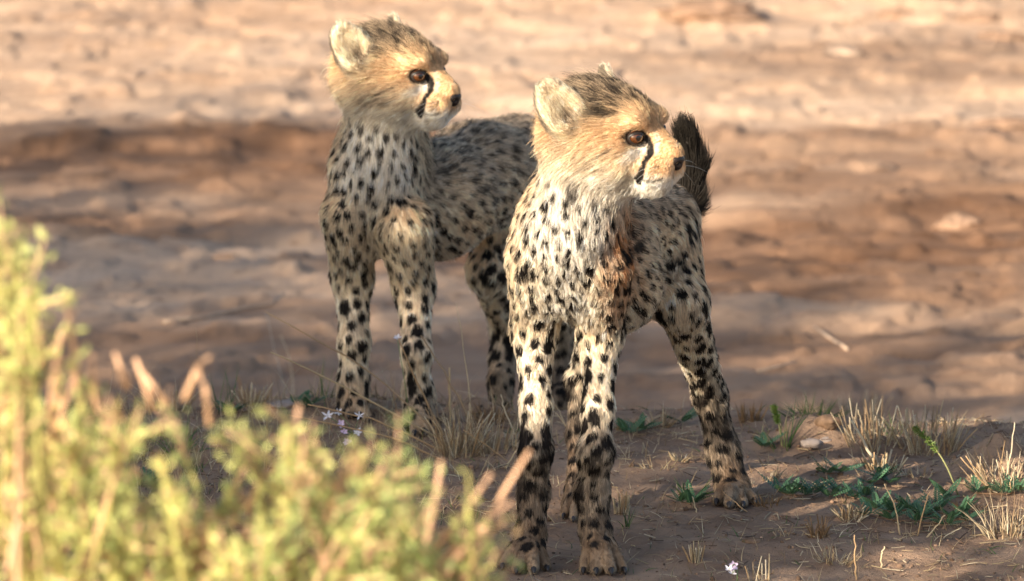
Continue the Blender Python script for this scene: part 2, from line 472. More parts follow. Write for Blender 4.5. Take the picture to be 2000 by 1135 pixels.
        front = s.gw(w, 'chest', 'neck'); c = mixc(c, WHITE, front * sstep(.1, .8, -Nn[:, 1]) * .8)
        legs = s.gw(w, 'fore', 'hind'); c = mixc(c, WHITE * np.array([1, .96, .9]), legs * .5)
        c = mixc(c, WHITE, sstep(.3, .8, -Nn[:, 2]) * .5 * (1 - legs))
        # grey mantle of a young cub
        man = s.mantle(P, w, Nn); c = mixc(c, GREY * 1.35, man * (.2 + .5 * n1))
        low = sstep(s.mud_z + .05, s.mud_z - .09, P[:, 2]) if False else 1 - sstep(s.mud_z - .09, s.mud_z + .05, P[:, 2] + .03 * (n2 - .5))
        c = mixc(c, MUD, low * (.55 + .4 * n2))
        if s.rust is not None:
            d = np.linalg.norm((P - s.rust[0]) / s.rust[1], axis=1) + .5 * (fbm(P, 45, 77, 3) - .5)
            c = mixc(c, RUST, (1 - sstep(.35, 1.15, d)) * .95 * (1 - head) * (.5 + .5 * sstep(.35, .6, vnoise(P * [1, 1, .35], 160, 12))))
        # spots
        sp = s.spots(P, n1)
        c = mixc(c, DARK * 1.1, sp * (1 - .2 * man))
        brn = (s.gw(w, 'fore', 'hind') + .4 * s.gw(w, 'paw')) * (1 - sstep(s.mud_z - .03, s.mud_z + .04, P[:, 2])) * s.brindle
        c = mixc(c, DARK * 2.2, brn * sstep(.50, .64, fbm(P * [1, 1, .55], 95, s.seed + 51, 3)) * .8)
        tail = s.gw(w, 'tail'); c = mixc(c, np.array((.013, .011, .010)), tail * .97)  # dark tail fur, deepened to black: its shade is put into the colour
        # head
        side = lambda pts: segdist(np.stack([A[:, 0], 0 * A[:, 1], A[:, 2]], 1), [(x, 0, z) for x, z in pts])
        onside = sstep(.008, .013, A[:, 1])
        wob = 1 + .7 * (n1 - .5)
        h = np.tile(TAN * 1.05, (len(P), 1))
        h = mixc(h, CREAM * [1.05, 1.06, 1.1], (1 - sstep(-.040, .010, A[:, 2])) * .85)
        cr = sstep(.018, .044, Q[:, 2] + .014 * (n2 - .5)) * (1 - sstep(.045, .072, Q[:, 0])) * s.gw(w, 'crown')
        h = mixc(h, np.array((.34, .265, .185)), cr * .8)
        h = mixc(h, DARK * 1.5, sstep(.0, .35, cr) * sstep(.56, .66, vnoise(P, 150, s.seed + 8)) * .9)
        h = mixc(h, np.array((.50, .29, .14)), (1 - sstep(.006, .017, segdist(A, [(.07, 0, .020), (.105, 0, -.016)]))) * .45)
        h = mixc(h, TAN * [.98, .93, .86], s.gw(w, 'face', 'muzzle') * sstep(-.046, -.036, Q[:, 2]) * (1 - sstep(.004, .02, Q[:, 2])) * .95)
        chinw = np.clip(s.gw(w, 'chin') * (1 - sstep(-.050, -.035, Q[:, 2])) + s.gw(w, 'muzzle') * (1 - sstep(-.050, -.040, Q[:, 2])) * .9, 0, 1)
        h = mixc(h, WHITE, chinw * .9)
        h = mixc(h, WHITE, (1 - sstep(.002, .010, side([(.076, -.010), (.066, -.018)]))) * onside * .7)          # pale patch under the eye
        h = mixc(h, WHITE, (1 - sstep(.0015, .005, side([(.086, .010), (.090, .000), (.0905, -.014)]))) * onside * .3)   # pale bar before the tear line
        h = mixc(h, WHITE, (1 - sstep(-.056, -.030, Q[:, 2])) * .65)
        tear = side([(.0745, .005), (.0785, .001), (.0825, -.006), (.0835, -.016), (.0805, -.030), (.0765, -.044), (.071, -.051)])
        h = mixc(h, DARK, (1 - sstep(.0032, .0050, tear * wob)) * onside)
        h = mixc(h, DARK, (1 - sstep(.0030, .0055, side([(.0765, -.040), (.070, -.048)]) * wob)) * onside * .95)
        h = mixc(h, DARK, (1 - sstep(.0128, .0150, np.linalg.norm((A - [.069, .0335, .004]) / [1, 1.15, .85], axis=1))))
        h = mixc(h, DARK * 1.5, (1 - sstep(.0006, .0020, side([(.050, -.008), (.034, -.019), (.018, -.026)]) * wob)) * onside * .75)
        h = mixc(h, DARK * 2, (1 - sstep(.0006, .0026, side([(.034, -.026), (.012, -.034), (-.010, -.050)]) * wob)) * onside * .5)
        h = mixc(h, DARK * 2, (1 - sstep(.0006, .0024, side([(.046, -.030), (.030, -.036)]) * wob)) * onside * .4)
        h = mixc(h, DARK, (1 - sstep(.0008, .0018, side([(.103, -.043), (.094, -.047), (.078, -.047)]))) * .8)   # mouth line
        for dz in (-.028, -.033, -.038):
            h = mixc(h, DARK * 3, (1 - sstep(.0005, .0011, side([(.100, dz), (.088, dz - .003)]))) * onside * .55)
        ear = s.gw(w, 'ear')
        e = np.tile(CREAM * 1.12, (len(P), 1))
        back = sstep(.0, .5, -(Nn @ s.f)) * (1 - sstep(.062, .075, Q[:, 2])); e = mixc(e, np.array((.06, .05, .045)), back * .8)
        inner = 1 - sstep(.004, .012, segdist(A, [(-.004, .064, .012), (-.006, .068, .030)])); e = mixc(e, np.array((.07, .04, .028)), inner * .9)
        h = mixc(h, e, ear)
        neckblend = sstep(.02, .06, -Q[:, 0] + .3 * -Q[:, 2])
        c = mixc(c, h, head)
        return np.clip(c * (1 + .25 * (n1 - .5))[:, None], .008, .95)
    def mantle(s, P, w, Nn):
        b = s.gw(w, 'torso') + .6 * s.gw(w, 'nape')
        return np.clip(b * sstep(s.man0, s.man1, Nn[:, 2] * .5 + s.man_side * Nn[:, 0]), 0, 1)
    def make_spots(s, V, Nn, w):
        r = random.Random(s.seed); order = list(range(len(V))); r.shuffle(order)
        head = s.gw(w, 'crown', 'face', 'muzzle', 'cheek', 'chin', 'ear'); tailw = s.gw(w, 'tail'); paww = s.gw(w, 'paw'); leg = s.gw(w, 'fore', 'hind') + .5 * s.gw(w, 'paw'); neck = s.gw(w, 'neck', 'chest', 'nape'); top = s.gw(w, 'hind_top')
        sp = .0190 * leg + .0160 * (1 - leg - neck) + .0150 * neck
        flow = w @ np.stack([p.flow for p in s.prims])
        cell = .03; grid = {}; pts = []; rad = []; fl = []
        for i in order:
            if head[i] > .3 or tailw[i] > .75 or (paww[i] > .6 and V[i][2] < s.mud_z - .13): continue
            p = V[i]; d = sp[i] * r.uniform(.82, 1.25) * (1 - .10 * leg[i] * (p[2] < s.mud_z)); key = tuple((p // cell).astype(int)); ok = True
            for a in (-1, 0, 1):
                for b in (-1, 0, 1):
                    for c in (-1, 0, 1):
                        for j in grid.get((key[0] + a, key[1] + b, key[2] + c), ()):
                            if np.sum((pts[j] - p) ** 2) < d * d: ok = False; break
                        if not ok: break
                    if not ok: break
                if not ok: break
            if not ok: continue
            grid.setdefault(key, []).append(len(pts)); pts.append(p)
            low = leg[i] * max(0., min(1., (.17 + s.mud_z - .16 - p[2]) / .08))
            rad.append((.0053 * (1 - leg[i]) + .0066 * leg[i] - .0008 * neck[i] - .0009 * low) * math.exp(r.gauss(0, .22)))
            fl.append(flow[i] * (1 - low) + low * 2 * np.array([Nn[i][1], -Nn[i][0], .35 * r.uniform(-1, 1)]))
        s.sp_p = np.array(pts); s.sp_r = np.array(rad); f = np.array(fl)
        s.sp_f = nrm(f)
        s.sp_e = np.array([r.uniform(1.0, 1.35) if p[2] > s.mud_z + .02 else r.uniform(1.1, 1.7) for p in pts])
        s.kd = kdtree.KDTree(len(pts))
        for i, p in enumerate(pts): s.kd.insert(p, i)
        s.kd.balance()
    def spots(s, P, n1):
        out = np.zeros(len(P)); wob = (vnoise(P, 260, s.seed + 31) - .5) * .55
        find = s.kd.find_n
        J = np.array([[t[1] for t in find(p, 3)] for p in P.tolist()])
        for k in range(3):
            j = J[:, k]; v = P - s.sp_p[j]; al = np.einsum('ij,ij->i', v, s.sp_f[j])
            ac = np.sqrt(np.maximum(0, np.einsum('ij,ij->i', v, v) - al * al))
            d = np.sqrt((al / s.sp_e[j]) ** 2 + ac ** 2) / s.sp_r[j]
            out = np.maximum(out, 1 - sstep(.82, 1.12, d + wob))
        return out

    # ---------------- building
    def build(s, label, n_hair, clump, h=.003):
        P0 = s.hc.copy(); base = np.array([s.base[0], s.base[1], gz(s.base[0], s.base[1])])
        root = empty('cheetah_cub', base); tag(root, label, 'cheetah cub', 'cheetah cubs standing on the bank'); s.root = root
        V, F = blob(s.prims, s.cuts, h)
        Nn = vnormals(V, F)
        w = s.weights(V); s.make_spots(V, Nn, w)
        body = mesh_obj('body', V, F, SKIN, smooth=True, attrs={'Col': s.coat(V, w, Nn)}); set_local(body, root)
        s.fur(V, F, Nn, n_hair, clump)
        s.face_parts()
        for i, (p, fw, r) in enumerate(s.claws): s.claw(p, fw, r)
        return root
    def fur(s, V, F, Nn, n_hair, clump):
        g = np.random.default_rng(s.seed)
        T = np.concatenate([F[:, [0, 1, 2]], F[:, [0, 2, 3]]])
        ar = np.linalg.norm(np.cross(V[T[:, 1]] - V[T[:, 0]], V[T[:, 2]] - V[T[:, 0]]), axis=1)
        cen = V[T].mean(1); hd = np.linalg.norm(cen - s.hc, axis=1) / s.hs
        dens = ar * np.where(hd < .115, 2.1, 1.0)
        t = g.choice(len(T), n_hair, p=dens / dens.sum())
        u, v = g.random(n_hair), g.random(n_hair); m = u + v > 1; u[m] = 1 - u[m]; v[m] = 1 - v[m]
        ww = np.stack([1 - u - v, u, v], 1)[:, :, None]
        P = (V[T[t]] * ww).sum(1); nn = nrm((Nn[T[t]] * ww).sum(1))
        Q = (P - s.hc) @ s.HM / s.hs; A = Q.copy(); A[:, 1] = np.abs(A[:, 1])
        keep = (np.linalg.norm((A - [.070, .0340, .004]) / [1, 1.15, .86], axis=1) > .0138) & (np.linalg.norm((Q - [.112, 0, -.026]) / [1.0, 1.15, .85], axis=1) > .0115)
        ground_ok = P[:, 2] > gz(P[:, 0], P[:, 1]) + .002
        keep &= ground_ok
        P, nn, Q, A = P[keep], nn[keep], Q[keep], A[keep]; n = len(P)
        w = s.weights(P)
        head = s.gw(w, 'crown', 'face', 'muzzle', 'cheek', 'chin'); ear = s.gw(w, 'ear')
        Ls = w @ np.array([p.L for p in s.prims]); lift = w @ np.array([p.lift for p in s.prims])
        flow = w @ np.stack([p.flow for p in s.prims])
        nose = s.H((.118, 0, .004)); fh = nrm(P - nose); fh = nrm(fh + np.outer(-.25 * (A[:, 2] < .01), s.u))
        flow = flow * (1 - head - 0)[:, None] + fh * head[:, None]
        flow = flow + .5 * (np.stack([vnoise(P, 30, s.seed + k) for k in (41, 42, 43)], 1) - .5)
        tang = nrm(flow - nn * np.einsum('ij,ij->i', flow, nn)[:, None])
        man = s.mantle(P, w, nn)
        Ls = Ls * (1 + .5 * man) * g.uniform(.65, 1.25, n) * np.where(g.random(n) < .06, 1.7, 1.0)
        td = segdist(np.stack([A[:, 0], 0 * A[:, 1], A[:, 2]], 1), [(.0785, 0, .002), (.083, 0, -.012), (.070, 0, -.050)])
        Ls = Ls * (1 - .6 * head * (1 - sstep(.006, .016, td)))
        inner = (1 - sstep(.010, .02, np.linalg.norm(A - [-.016, .074, .034], axis=1))) * ear
        Ls = Ls * (1 + 1.0 * inner); lift = np.clip(lift + .25 * inner + .12 * g.standard_normal(n), .05, .95)
        jit = g.standard_normal((n, 3)) * (.17 + .16 * s.gw(w, 'crown', 'nape'))[:, None]
        d0 = nrm(tang * np.cos(lift * 1.2)[:, None] + nn * np.sin(lift * 1.2)[:, None] + jit)
        K = 5; tt = np.linspace(0, 1, K)
        bend = nrm(tang + np.array([0, 0, -.25]) * (1 - head)[:, None]) - d0
        pts = P[:, None, :] + Ls[:, None, None] * (tt[None, :, None] * d0[:, None, :] + .45 * (tt ** 2)[None, :, None] * bend[:, None, :])
        # clumping: strands lean to a leader
        nl = int(n * .03); lead = g.choice(n, nl, replace=False)
        kd = kdtree.KDTree(nl)
        for i, q in enumerate(P[lead].tolist()): kd.insert(q, i)
        kd.balance()
        J = lead[np.array([kd.find(q)[1] for q in P.tolist()])]
        cl = clump * np.where(head + ear > .5, .75, 1.0) * (1 - .8 * s.gw(w, 'muzzle', 'face', 'ear')) * g.uniform(.5, 1, n)
        wet = s.wetness(P) if hasattr(s, 'wetness') else 0
        cl = np.clip(cl + .35 * wet, 0, .95)
        near = np.linalg.norm(P - P[J], axis=1) < .012
        target = pts[J] + (P - P[J])[:, None, :] * .25
        f = (cl * near)[:, None, None] * (tt ** 1.3)[None, :, None]
        pts = pts * (1 - f) + target * f
        tone = np.exp(g.normal(0, .17, len(P)))[J]
        col = s.coat(P, w, nn) * (np.exp(g.normal(-.03, .22, n)) * tone)[:, None]
        col = col * (1 - .12 * (1 - head))[..., None] if False else col
        crn = s.gw(w, 'crown') * sstep(.015, .040, Q[:, 2]) * (1 - sstep(.05, .075, Q[:, 0]))
        col = np.where((g.random(n) < .30 * crn)[:, None], DARK * 3, col)
        rad = np.where(head + ear > .5, .00021, .00026) * g.uniform(.75, 1.2, n)
        fo = hair_object('fur', P, pts, rad, np.clip(col, .005, .95), FUR, s.root); fo['kind'] = 'stuff'
        # whiskers
        for q in (-1, 1):
            for k in range(5):
                a = s.H((.095 + .004 * (k % 3), q * .026, -.030 - .0045 * (k // 2)))
                dr = s.HM @ nrm(np.array([-.25 + .15 * (k % 3), q * 1.0, .12 - .10 * k])); Lw = .045 + .01 * (k % 3)
                pp = [a + dr * Lw * x + np.array([0, 0, -.012]) * x * x for x in np.linspace(0, 1, 6)]
                tube('whisker', pp, np.linspace(.0002, .00007, 6), WHISK, s.root, 4)
    def face_parts(s):
        hs = s.hs
        for q, c in s.eyes:
            gz = s.HM @ nrm(np.array([.80, q * .60, .02])); side = nrm(np.cross(s.u, gz)); up = np.cross(gz, side)
            r = .0118 * hs
            V, F, MI = [], [], []
            rings = [0.01, 8, 16, 24, 31, 38, 45, 51, 57, 75, 95]; S_ = 24
            for a in rings:
                for k in range(S_):
                    ph = 2 * math.pi * k / S_; b = R(a); bul = 1.0 + .05 * max(0, math.cos(R(a) * 1.6)) ** 2
                    V.append(c + r * bul * (gz * math.cos(b) + (side * math.cos(ph) + up * math.sin(ph)) * math.sin(b)))
            for i in range(len(rings) - 1):
                for k in range(S_):
                    F.append((i * S_ + k, (i + 1) * S_ + k, (i + 1) * S_ + (k + 1) % S_, i * S_ + (k + 1) % S_))
                    a = rings[i + 1]; MI.append(0 if a <= 16 else 1 if a <= 45 else 2 if a <= 57 else 3)
            F = [f[::-1] for f in F]
            o = mesh_obj('eye', V, F, None, smooth=True)
            for m in EYEM: o.data.materials.append(m)
            o.data.polygons.foreach_set('material_index', MI); o.data.update(); set_local(o, s.root)
            # eyelids: dark shell with an almond opening
            V, F = [], []; S_ = 32; rr = r * 1.09
            for lv in range(4):
                for k in range(S_):
                    ph = 2 * math.pi * k / S_; cx, sx = math.cos(ph), math.sin(ph)
                    ax_, ay_ = 52, (21 if sx > 0 else 30)
                    tilt = 6 * cx * (-q)
                    ox = ax_ * np.sign(cx) * abs(cx) ** .9; oy = ay_ * np.sign(sx) * abs(sx) ** 1.15 + 0
                    a = math.hypot(ox, oy) + lv * 8; ang = math.atan2(oy, ox); b = R(a)
                    rad = rr * (1.035 if lv == 1 else 1.0 if lv < 3 else .93)
                    V.append(c + rad * (gz * math.cos(b) + (side * math.cos(ang) + up * math.sin(ang)) * math.sin(b)))
            for i in range(3):
                for k in range(S_): F.append((i * S_ + k, i * S_ + (k + 1) % S_, (i + 1) * S_ + (k + 1) % S_, (i + 1) * S_ + k))
            e = mesh_obj('eyelid', V, F, LID, smooth=True); set_local(e, s.root)
        # nose leather with nostrils
        P = []
        def E(c, r, k=.006): return Prim('el', 'n', k, c=s.H(c), M=s.HM, r=np.array(r) * hs)
        P = [E((.1085, 0, -.0225), (.0085, .0125, .0062)), E((.107, 0, -.030), (.0085, .0055, .007)), E((.105, .007, -.0245), (.008, .006, .006)), E((.105, -.007, -.0245), (.008, .006, .006))]
        C = [E((.1135, q * .0062, -.0265), (.0042, .0026, .0022), .002) for q in (-1, 1)]
        V, F = blob(P, C, .0011, 1); o = mesh_obj('nose', V, F, NOSE, smooth=True); set_local(o, s.root)
    def claw(s, p, fw, r):
        pts = [p, p + fw * r * .35 + np.array([0, 0, .05 * r]), p + fw * r * .62 + np.array([0, 0, -.15 * r]), p + fw * r * .72 + np.array([0, 0, -.42 * r])]
        tube('claw', pts, [r * .26, r * .24, r * .15, r * .03], CLAW, s.root, 8)

def tube_geo(pts, rad, k=6):
    pts = np.asarray(pts, float); n = len(pts); rad = np.asarray(rad, float)
    t = nrm(np.gradient(pts, axis=0)); ref = np.array([0, 0, 1.]) if abs(t[0][2]) < .9 else np.array([1., 0, 0])
    u = nrm(np.cross(t, ref)); v = np.cross(t, u)
    a = np.linspace(0, 2 * np.pi, k, endpoint=False)
    V = pts[:, None] + rad[:, None, None] * (np.cos(a)[None, :, None] * u[:, None] + np.sin(a)[None, :, None] * v[:, None])
    V = V.reshape(-1, 3); F = []
    for i in range(n - 1):
        for j in range(k): F.append((i * k + j, i * k + (j + 1) % k, (i + 1) * k + (j + 1) % k, (i + 1) * k + j))
    F = np.array(F); V = np.concatenate([V, pts[:1], pts[-1:]])
    c0, c1 = len(V) - 2, len(V) - 1
    T = np.array([(c0, (j + 1) % k, j) for j in range(k)] + [(c1, (n - 1) * k + j, (n - 1) * k + (j + 1) % k) for j in range(k)])
    return V, [F, T]

def tube(name, pts, rad, mat, parent, k=6):
    V, F = tube_geo(pts, rad, k); o = mesh_obj(name, V, F, mat, smooth=True)
    if parent is not None: set_local(o, parent)
    return o
# ------------------------------------------------------------------ the cub in front
HAIR = 230000
def front_cub():
    y = 0.02
    s = Cub((1169, 258), .0, R(28), R(-2), R(0), .94, 11)
    s.base = at(1160, 1060, .15)[:2]; s.mud_z = .16; s.brindle = 1.; s.man0, s.man1, s.man_side = .15, .55, .2
    s.rust = (at(1222, 490, .03), np.array([.045, .12, .10]))
    back = nrm(np.array([.10, .36, -.06]))
    M = mpp(.1)
    def T(g, a, b, k=.03, **kw): s.rc(g, at(*a[:3]), at(*b[:3]), a[3] * mpp(a[2]), b[3] * mpp(b[2]), k, **kw)
    s.head()
    T('nape', (1166, 300, .03, 68), (1135, 400, .05, 82), flow=(.0, .45, -.8), L=.020, lift=.45)
    T('neck', (1158, 330, .00, 60), (1110, 440, .01, 84), flow=(-.1, -.1, -1), L=.013, lift=.42)
    T('chest', (1108, 450, .01, 92), (1112, 530, .045, 84), flow=(0, -.1, -1), L=.0105, lift=.42)
    T('torso', (1115, 500, .06, 98), (1182, 545, .17, 98), flow=back + [0, 0, -.35], L=.009, lift=.32)
    T('torso', (1182, 545, .17, 98), (1205, 560, .26, 88), flow=back + [0, 0, -.35], L=.009, lift=.32)
    T('torso', (1160, 450, .14, 85), (1270, 430, .36, 82), flow=back + [0, 0, -.3], L=.009, lift=.32)
    s.leg('fore', [(1050, 500, .012, 60), (1044, 640, .075, 43), (1047, 800, .035, 27), (1046, 880, .02, 29), (1042, 960, .035, 26), (1036, 1045, .02, 30)], [(984, 1114, 15), (1010, 1122, 16), (1042, 1122, 16), (1066, 1113, 15)])
    s.leg('fore', [(1176, 520, .012, 60), (1172, 650, .07, 42), (1168, 800, .03, 27), (1164, 880, .015, 31), (1156, 960, .03, 30), (1162, 1035, .02, 31)], [(1141, 1114, 15), (1164, 1124, 16), (1192, 1124, 16), (1216, 1114, 15)])
    s.leg('hind', [(1302, 440, .36, 60), (1330, 590, .26, 50), (1386, 770, .42, 30), (1412, 880, .43, 29), (1430, 950, .41, 34)], [(1401, 988, 15), (1424, 994, 15), (1450, 993, 15), (1471, 985, 14)])
    s.leg('hind', [(1230, 460, .38, 58), (1185, 600, .30, 46), (1132, 740, .40, 24), (1134, 850, .40, 22), (1130, 955, .33, 24)], [(1102, 1014, 12), (1120, 1020, 12), (1138, 1018, 12)])
    tp = [at(1318, 440, .46), at(1348, 395, .49), at(1352, 320, .50), at(1338, 255, .49)]
    for a, b, ra, rb in zip(tp[:-1], tp[1:], (.014, .0135, .013), (.0135, .013, .010)):
        s.rc('tail', a, b, ra, rb, .012, L=.020, lift=.45, flow=nrm(b - a))
    s.wetness = lambda P: sstep(.14, .24, P[:, 2]) * (1 - sstep(.36, .44, P[:, 2])) * (1 - sstep(.05, .12, P[:, 1]))
    return s.build('sunlit cheetah cub standing in front, its dark tail raised behind its head', HAIR, .45)
front_cub()

# ------------------------------------------------------------------ the cub behind
def rear_cub():
    s = Cub((754, 140), .97, R(27), R(-3), R(-2), .93, 23)
    s.base = at(850, 800, 1.1)[:2]; s.mud_z = .05; s.man0, s.man1, s.man_side = .0, .5, .25
    back = nrm(np.array([.18, .40, -.02]))
    def T(g, a, b, k=.03, **kw): s.rc(g, at(*a[:3]), at(*b[:3]), a[3] * mpp(a[2]), b[3] * mpp(b[2]), k, **kw)
    s.head()
    T('nape', (756, 185, 1.0, 55), (748, 290, 1.03, 82), flow=(.0, .45, -.8), L=.020, lift=.45)
    T('neck', (748, 210, .97, 53), (732, 330, .98, 70), flow=(-.1, -.1, -1), L=.014, lift=.42)
    T('chest', (730, 340, .98, 78), (736, 415, 1.01, 76), flow=(0, -.1, -1), L=.0105, lift=.42)
    T('torso', (745, 400, 1.02, 84), (850, 392, 1.12, 104), flow=back + [0, 0, -.35], L=.009, lift=.32)
    T('torso', (850, 392, 1.12, 104), (925, 352, 1.22, 98), flow=back + [0, 0, -.35], L=.009, lift=.32)
    T('torso', (925, 345, 1.22, 100), (1012, 310, 1.36, 84), flow=back + [0, 0, -.3], L=.009, lift=.32)
    s.leg('fore', [(682, 420, .965, 54), (688, 540, 1.02, 38), (692, 670, 1.0, 27), (690, 745, 1.0, 27), (688, 785, .99, 29)], [(664, 812, 13), (682, 818, 14), (702, 818, 14), (718, 812, 13)])
    s.leg('fore', [(790, 440, .95, 56), (808, 560, 1.0, 38), (814, 690, .94, 25), (817, 770, .95, 27), (818, 815, .93, 30)], [(792, 846, 13), (810, 853, 14), (832, 853, 14), (849, 846, 13)])
    s.leg('hind', [(1000, 380, 1.34, 66), (958, 530, 1.24, 44), (985, 640, 1.36, 25), (982, 700, 1.35, 23), (978, 745, 1.32, 25)], [(958, 772, 12), (975, 777, 13), (994, 772, 12)])
    s.leg('hind', [(1050, 370, 1.44, 62), (1080, 540, 1.36, 44), (1096, 660, 1.46, 25), (1098, 730, 1.46, 23), (1102, 780, 1.42, 26)], [(1086, 806, 12), (1103, 811, 12), (1119, 806, 12)])
    tp = [at(1070, 330, 1.46), at(1100, 420, 1.52), at(1110, 520, 1.54), at(1120, 600, 1.52)]
    for a, b in zip(tp[:-1], tp[1:]): s.rc('tail', a, b, .014, .013, .012, L=.018, lift=.5, flow=nrm(b - a))
    return s.build('shaded cheetah cub standing behind, only its head in the sun', HAIR, .35)
rear_cub()
# ------------------------------------------------------------------ leafy geometry helpers
def leaf_cloud(C, size, g, aspect=2.2, col=None, up=None):
    """one folded leaf (two quads -> 4 corners + mid rib) per centre; returns V, F, colours"""
    n = len(C)
    d = nrm(g.standard_normal((n, 3)) + (0 if up is None else up)); r = nrm(np.cross(d, g.standard_normal((n, 3)))); nn = np.cross(d, r)
    L = size * g.uniform(.6, 1.3, n)[:, None]; W = L / aspect
    V = np.stack([C, C + d * L * .5 + r * W * .5 + nn * W * .15, C + d * L, C + d * L * .5 - r * W * .5 + nn * W * .15], 1).reshape(-1, 3)
    b = np.arange(n)[:, None] * 4
    F = np.concatenate([b + [0, 1, 2], b + [0, 2, 3]])
    return V, F, (None if col is None else np.repeat(col, 4, 0))

LEAF = mat_attr('shrub_leaf', .55, spec=.35, trans=.3)
BARK = mat_plain('shrub_bark', (.16, .11, .075), .9, .2, .3, 40)
STRAW = mat_attr('dry_straw', .65, spec=.3, noise=.12, scale=400, trans=.15)
BLADE = mat_attr('green_blade', .5, spec=.4, noise=.1, scale=300, trans=.3)

# tall shrubs standing on the bank outside the frame, between the sun and the cubs: their shade lies over the bank
def shade_shrub(loc, h, rx, ry, n, label, seed, low=.12):
    g = np.random.default_rng(seed); loc = np.array([loc[0], loc[1], gz(loc[0], loc[1])])
    root = empty('tall_shrub', loc); tag(root, label, 'shrub', 'tall shrubs outside the view')
    Cs = []
    for _ in range(70):
        a = g.uniform(0, 6.283); q = math.sqrt(g.random()); zz = g.random() ** .7
        c = np.array([math.cos(a) * q * rx, math.sin(a) * q * ry, h * (low + (.97 - low) * zz) - .12 * q * q])
        Cs.append(c + g.standard_normal((n // 70, 3)) * [rx * .16, ry * .16, h * .07])
    C = np.concatenate(Cs); C[:, 2] = np.clip(C[:, 2], .05, h); C = C + loc
    col = np.array((.10, .13, .045)) * g.uniform(.6, 1.4, (len(C), 1))
    V, F, c = leaf_cloud(C, .08, g, 1.6, col)
    o = mesh_obj('crown', V, F, LEAF, attrs={'Col': c}); set_local(o, root)
    for k in range(4):
        e = loc + np.array([g.uniform(-.7, .7) * rx, g.uniform(-.7, .7) * ry, h * g.uniform(.65, .85)])
        pts = [loc + (e - loc) * t + g.standard_normal(3) * .03 * (0 < t < 1) for t in np.linspace(0, 1, 6)]
        tube('trunk', pts, np.linspace(.035, .01, 6), BARK, root)

SD = np.array([math.sin(SUN_AZ), math.cos(SUN_AZ)]); SP = np.array([math.cos(SUN_AZ), -math.sin(SUN_AZ)])
def sp_xy(s_, p_): return SD * s_ + SP * p_
te = math.tan(SUN_EL)
for i, (s_, p_, h, rx, n, lab) in enumerate((
        (-4.4, .14, .12 + 4.4 * te, .46, 7000, 'lowest leafy shrub of the row outside the view'),
        (-4.5, -.86, .385 + 5.0 * te, .52, 11000, 'rounded leafy shrub shading the body of the cub behind'),
        (-4.7, -1.85, .16 + 6.5 * te, .62, 6000, 'leafy shrub shading the edge of the bank'),
        (-4.8, -2.95, -.05 + 7.6 * te, .75, 4200, 'leafy shrub shading the near river bed'),
        (-4.9, -4.15, -.05 + 8.0 * te, .8, 3800, 'leafy shrub shading the river bed farthest along'))):
    xy = sp_xy(s_, p_); shade_shrub(xy, h, rx, rx, n, lab, 300 + i)
# ------------------------------------------------------------------ the yellow-green bushes close to the camera, out of focus
BUSHLEAF = mat_attr('bush_leaf', .5, spec=.3, trans=.4)
TWIG = mat_attr('bush_twig', .7, spec=.25)

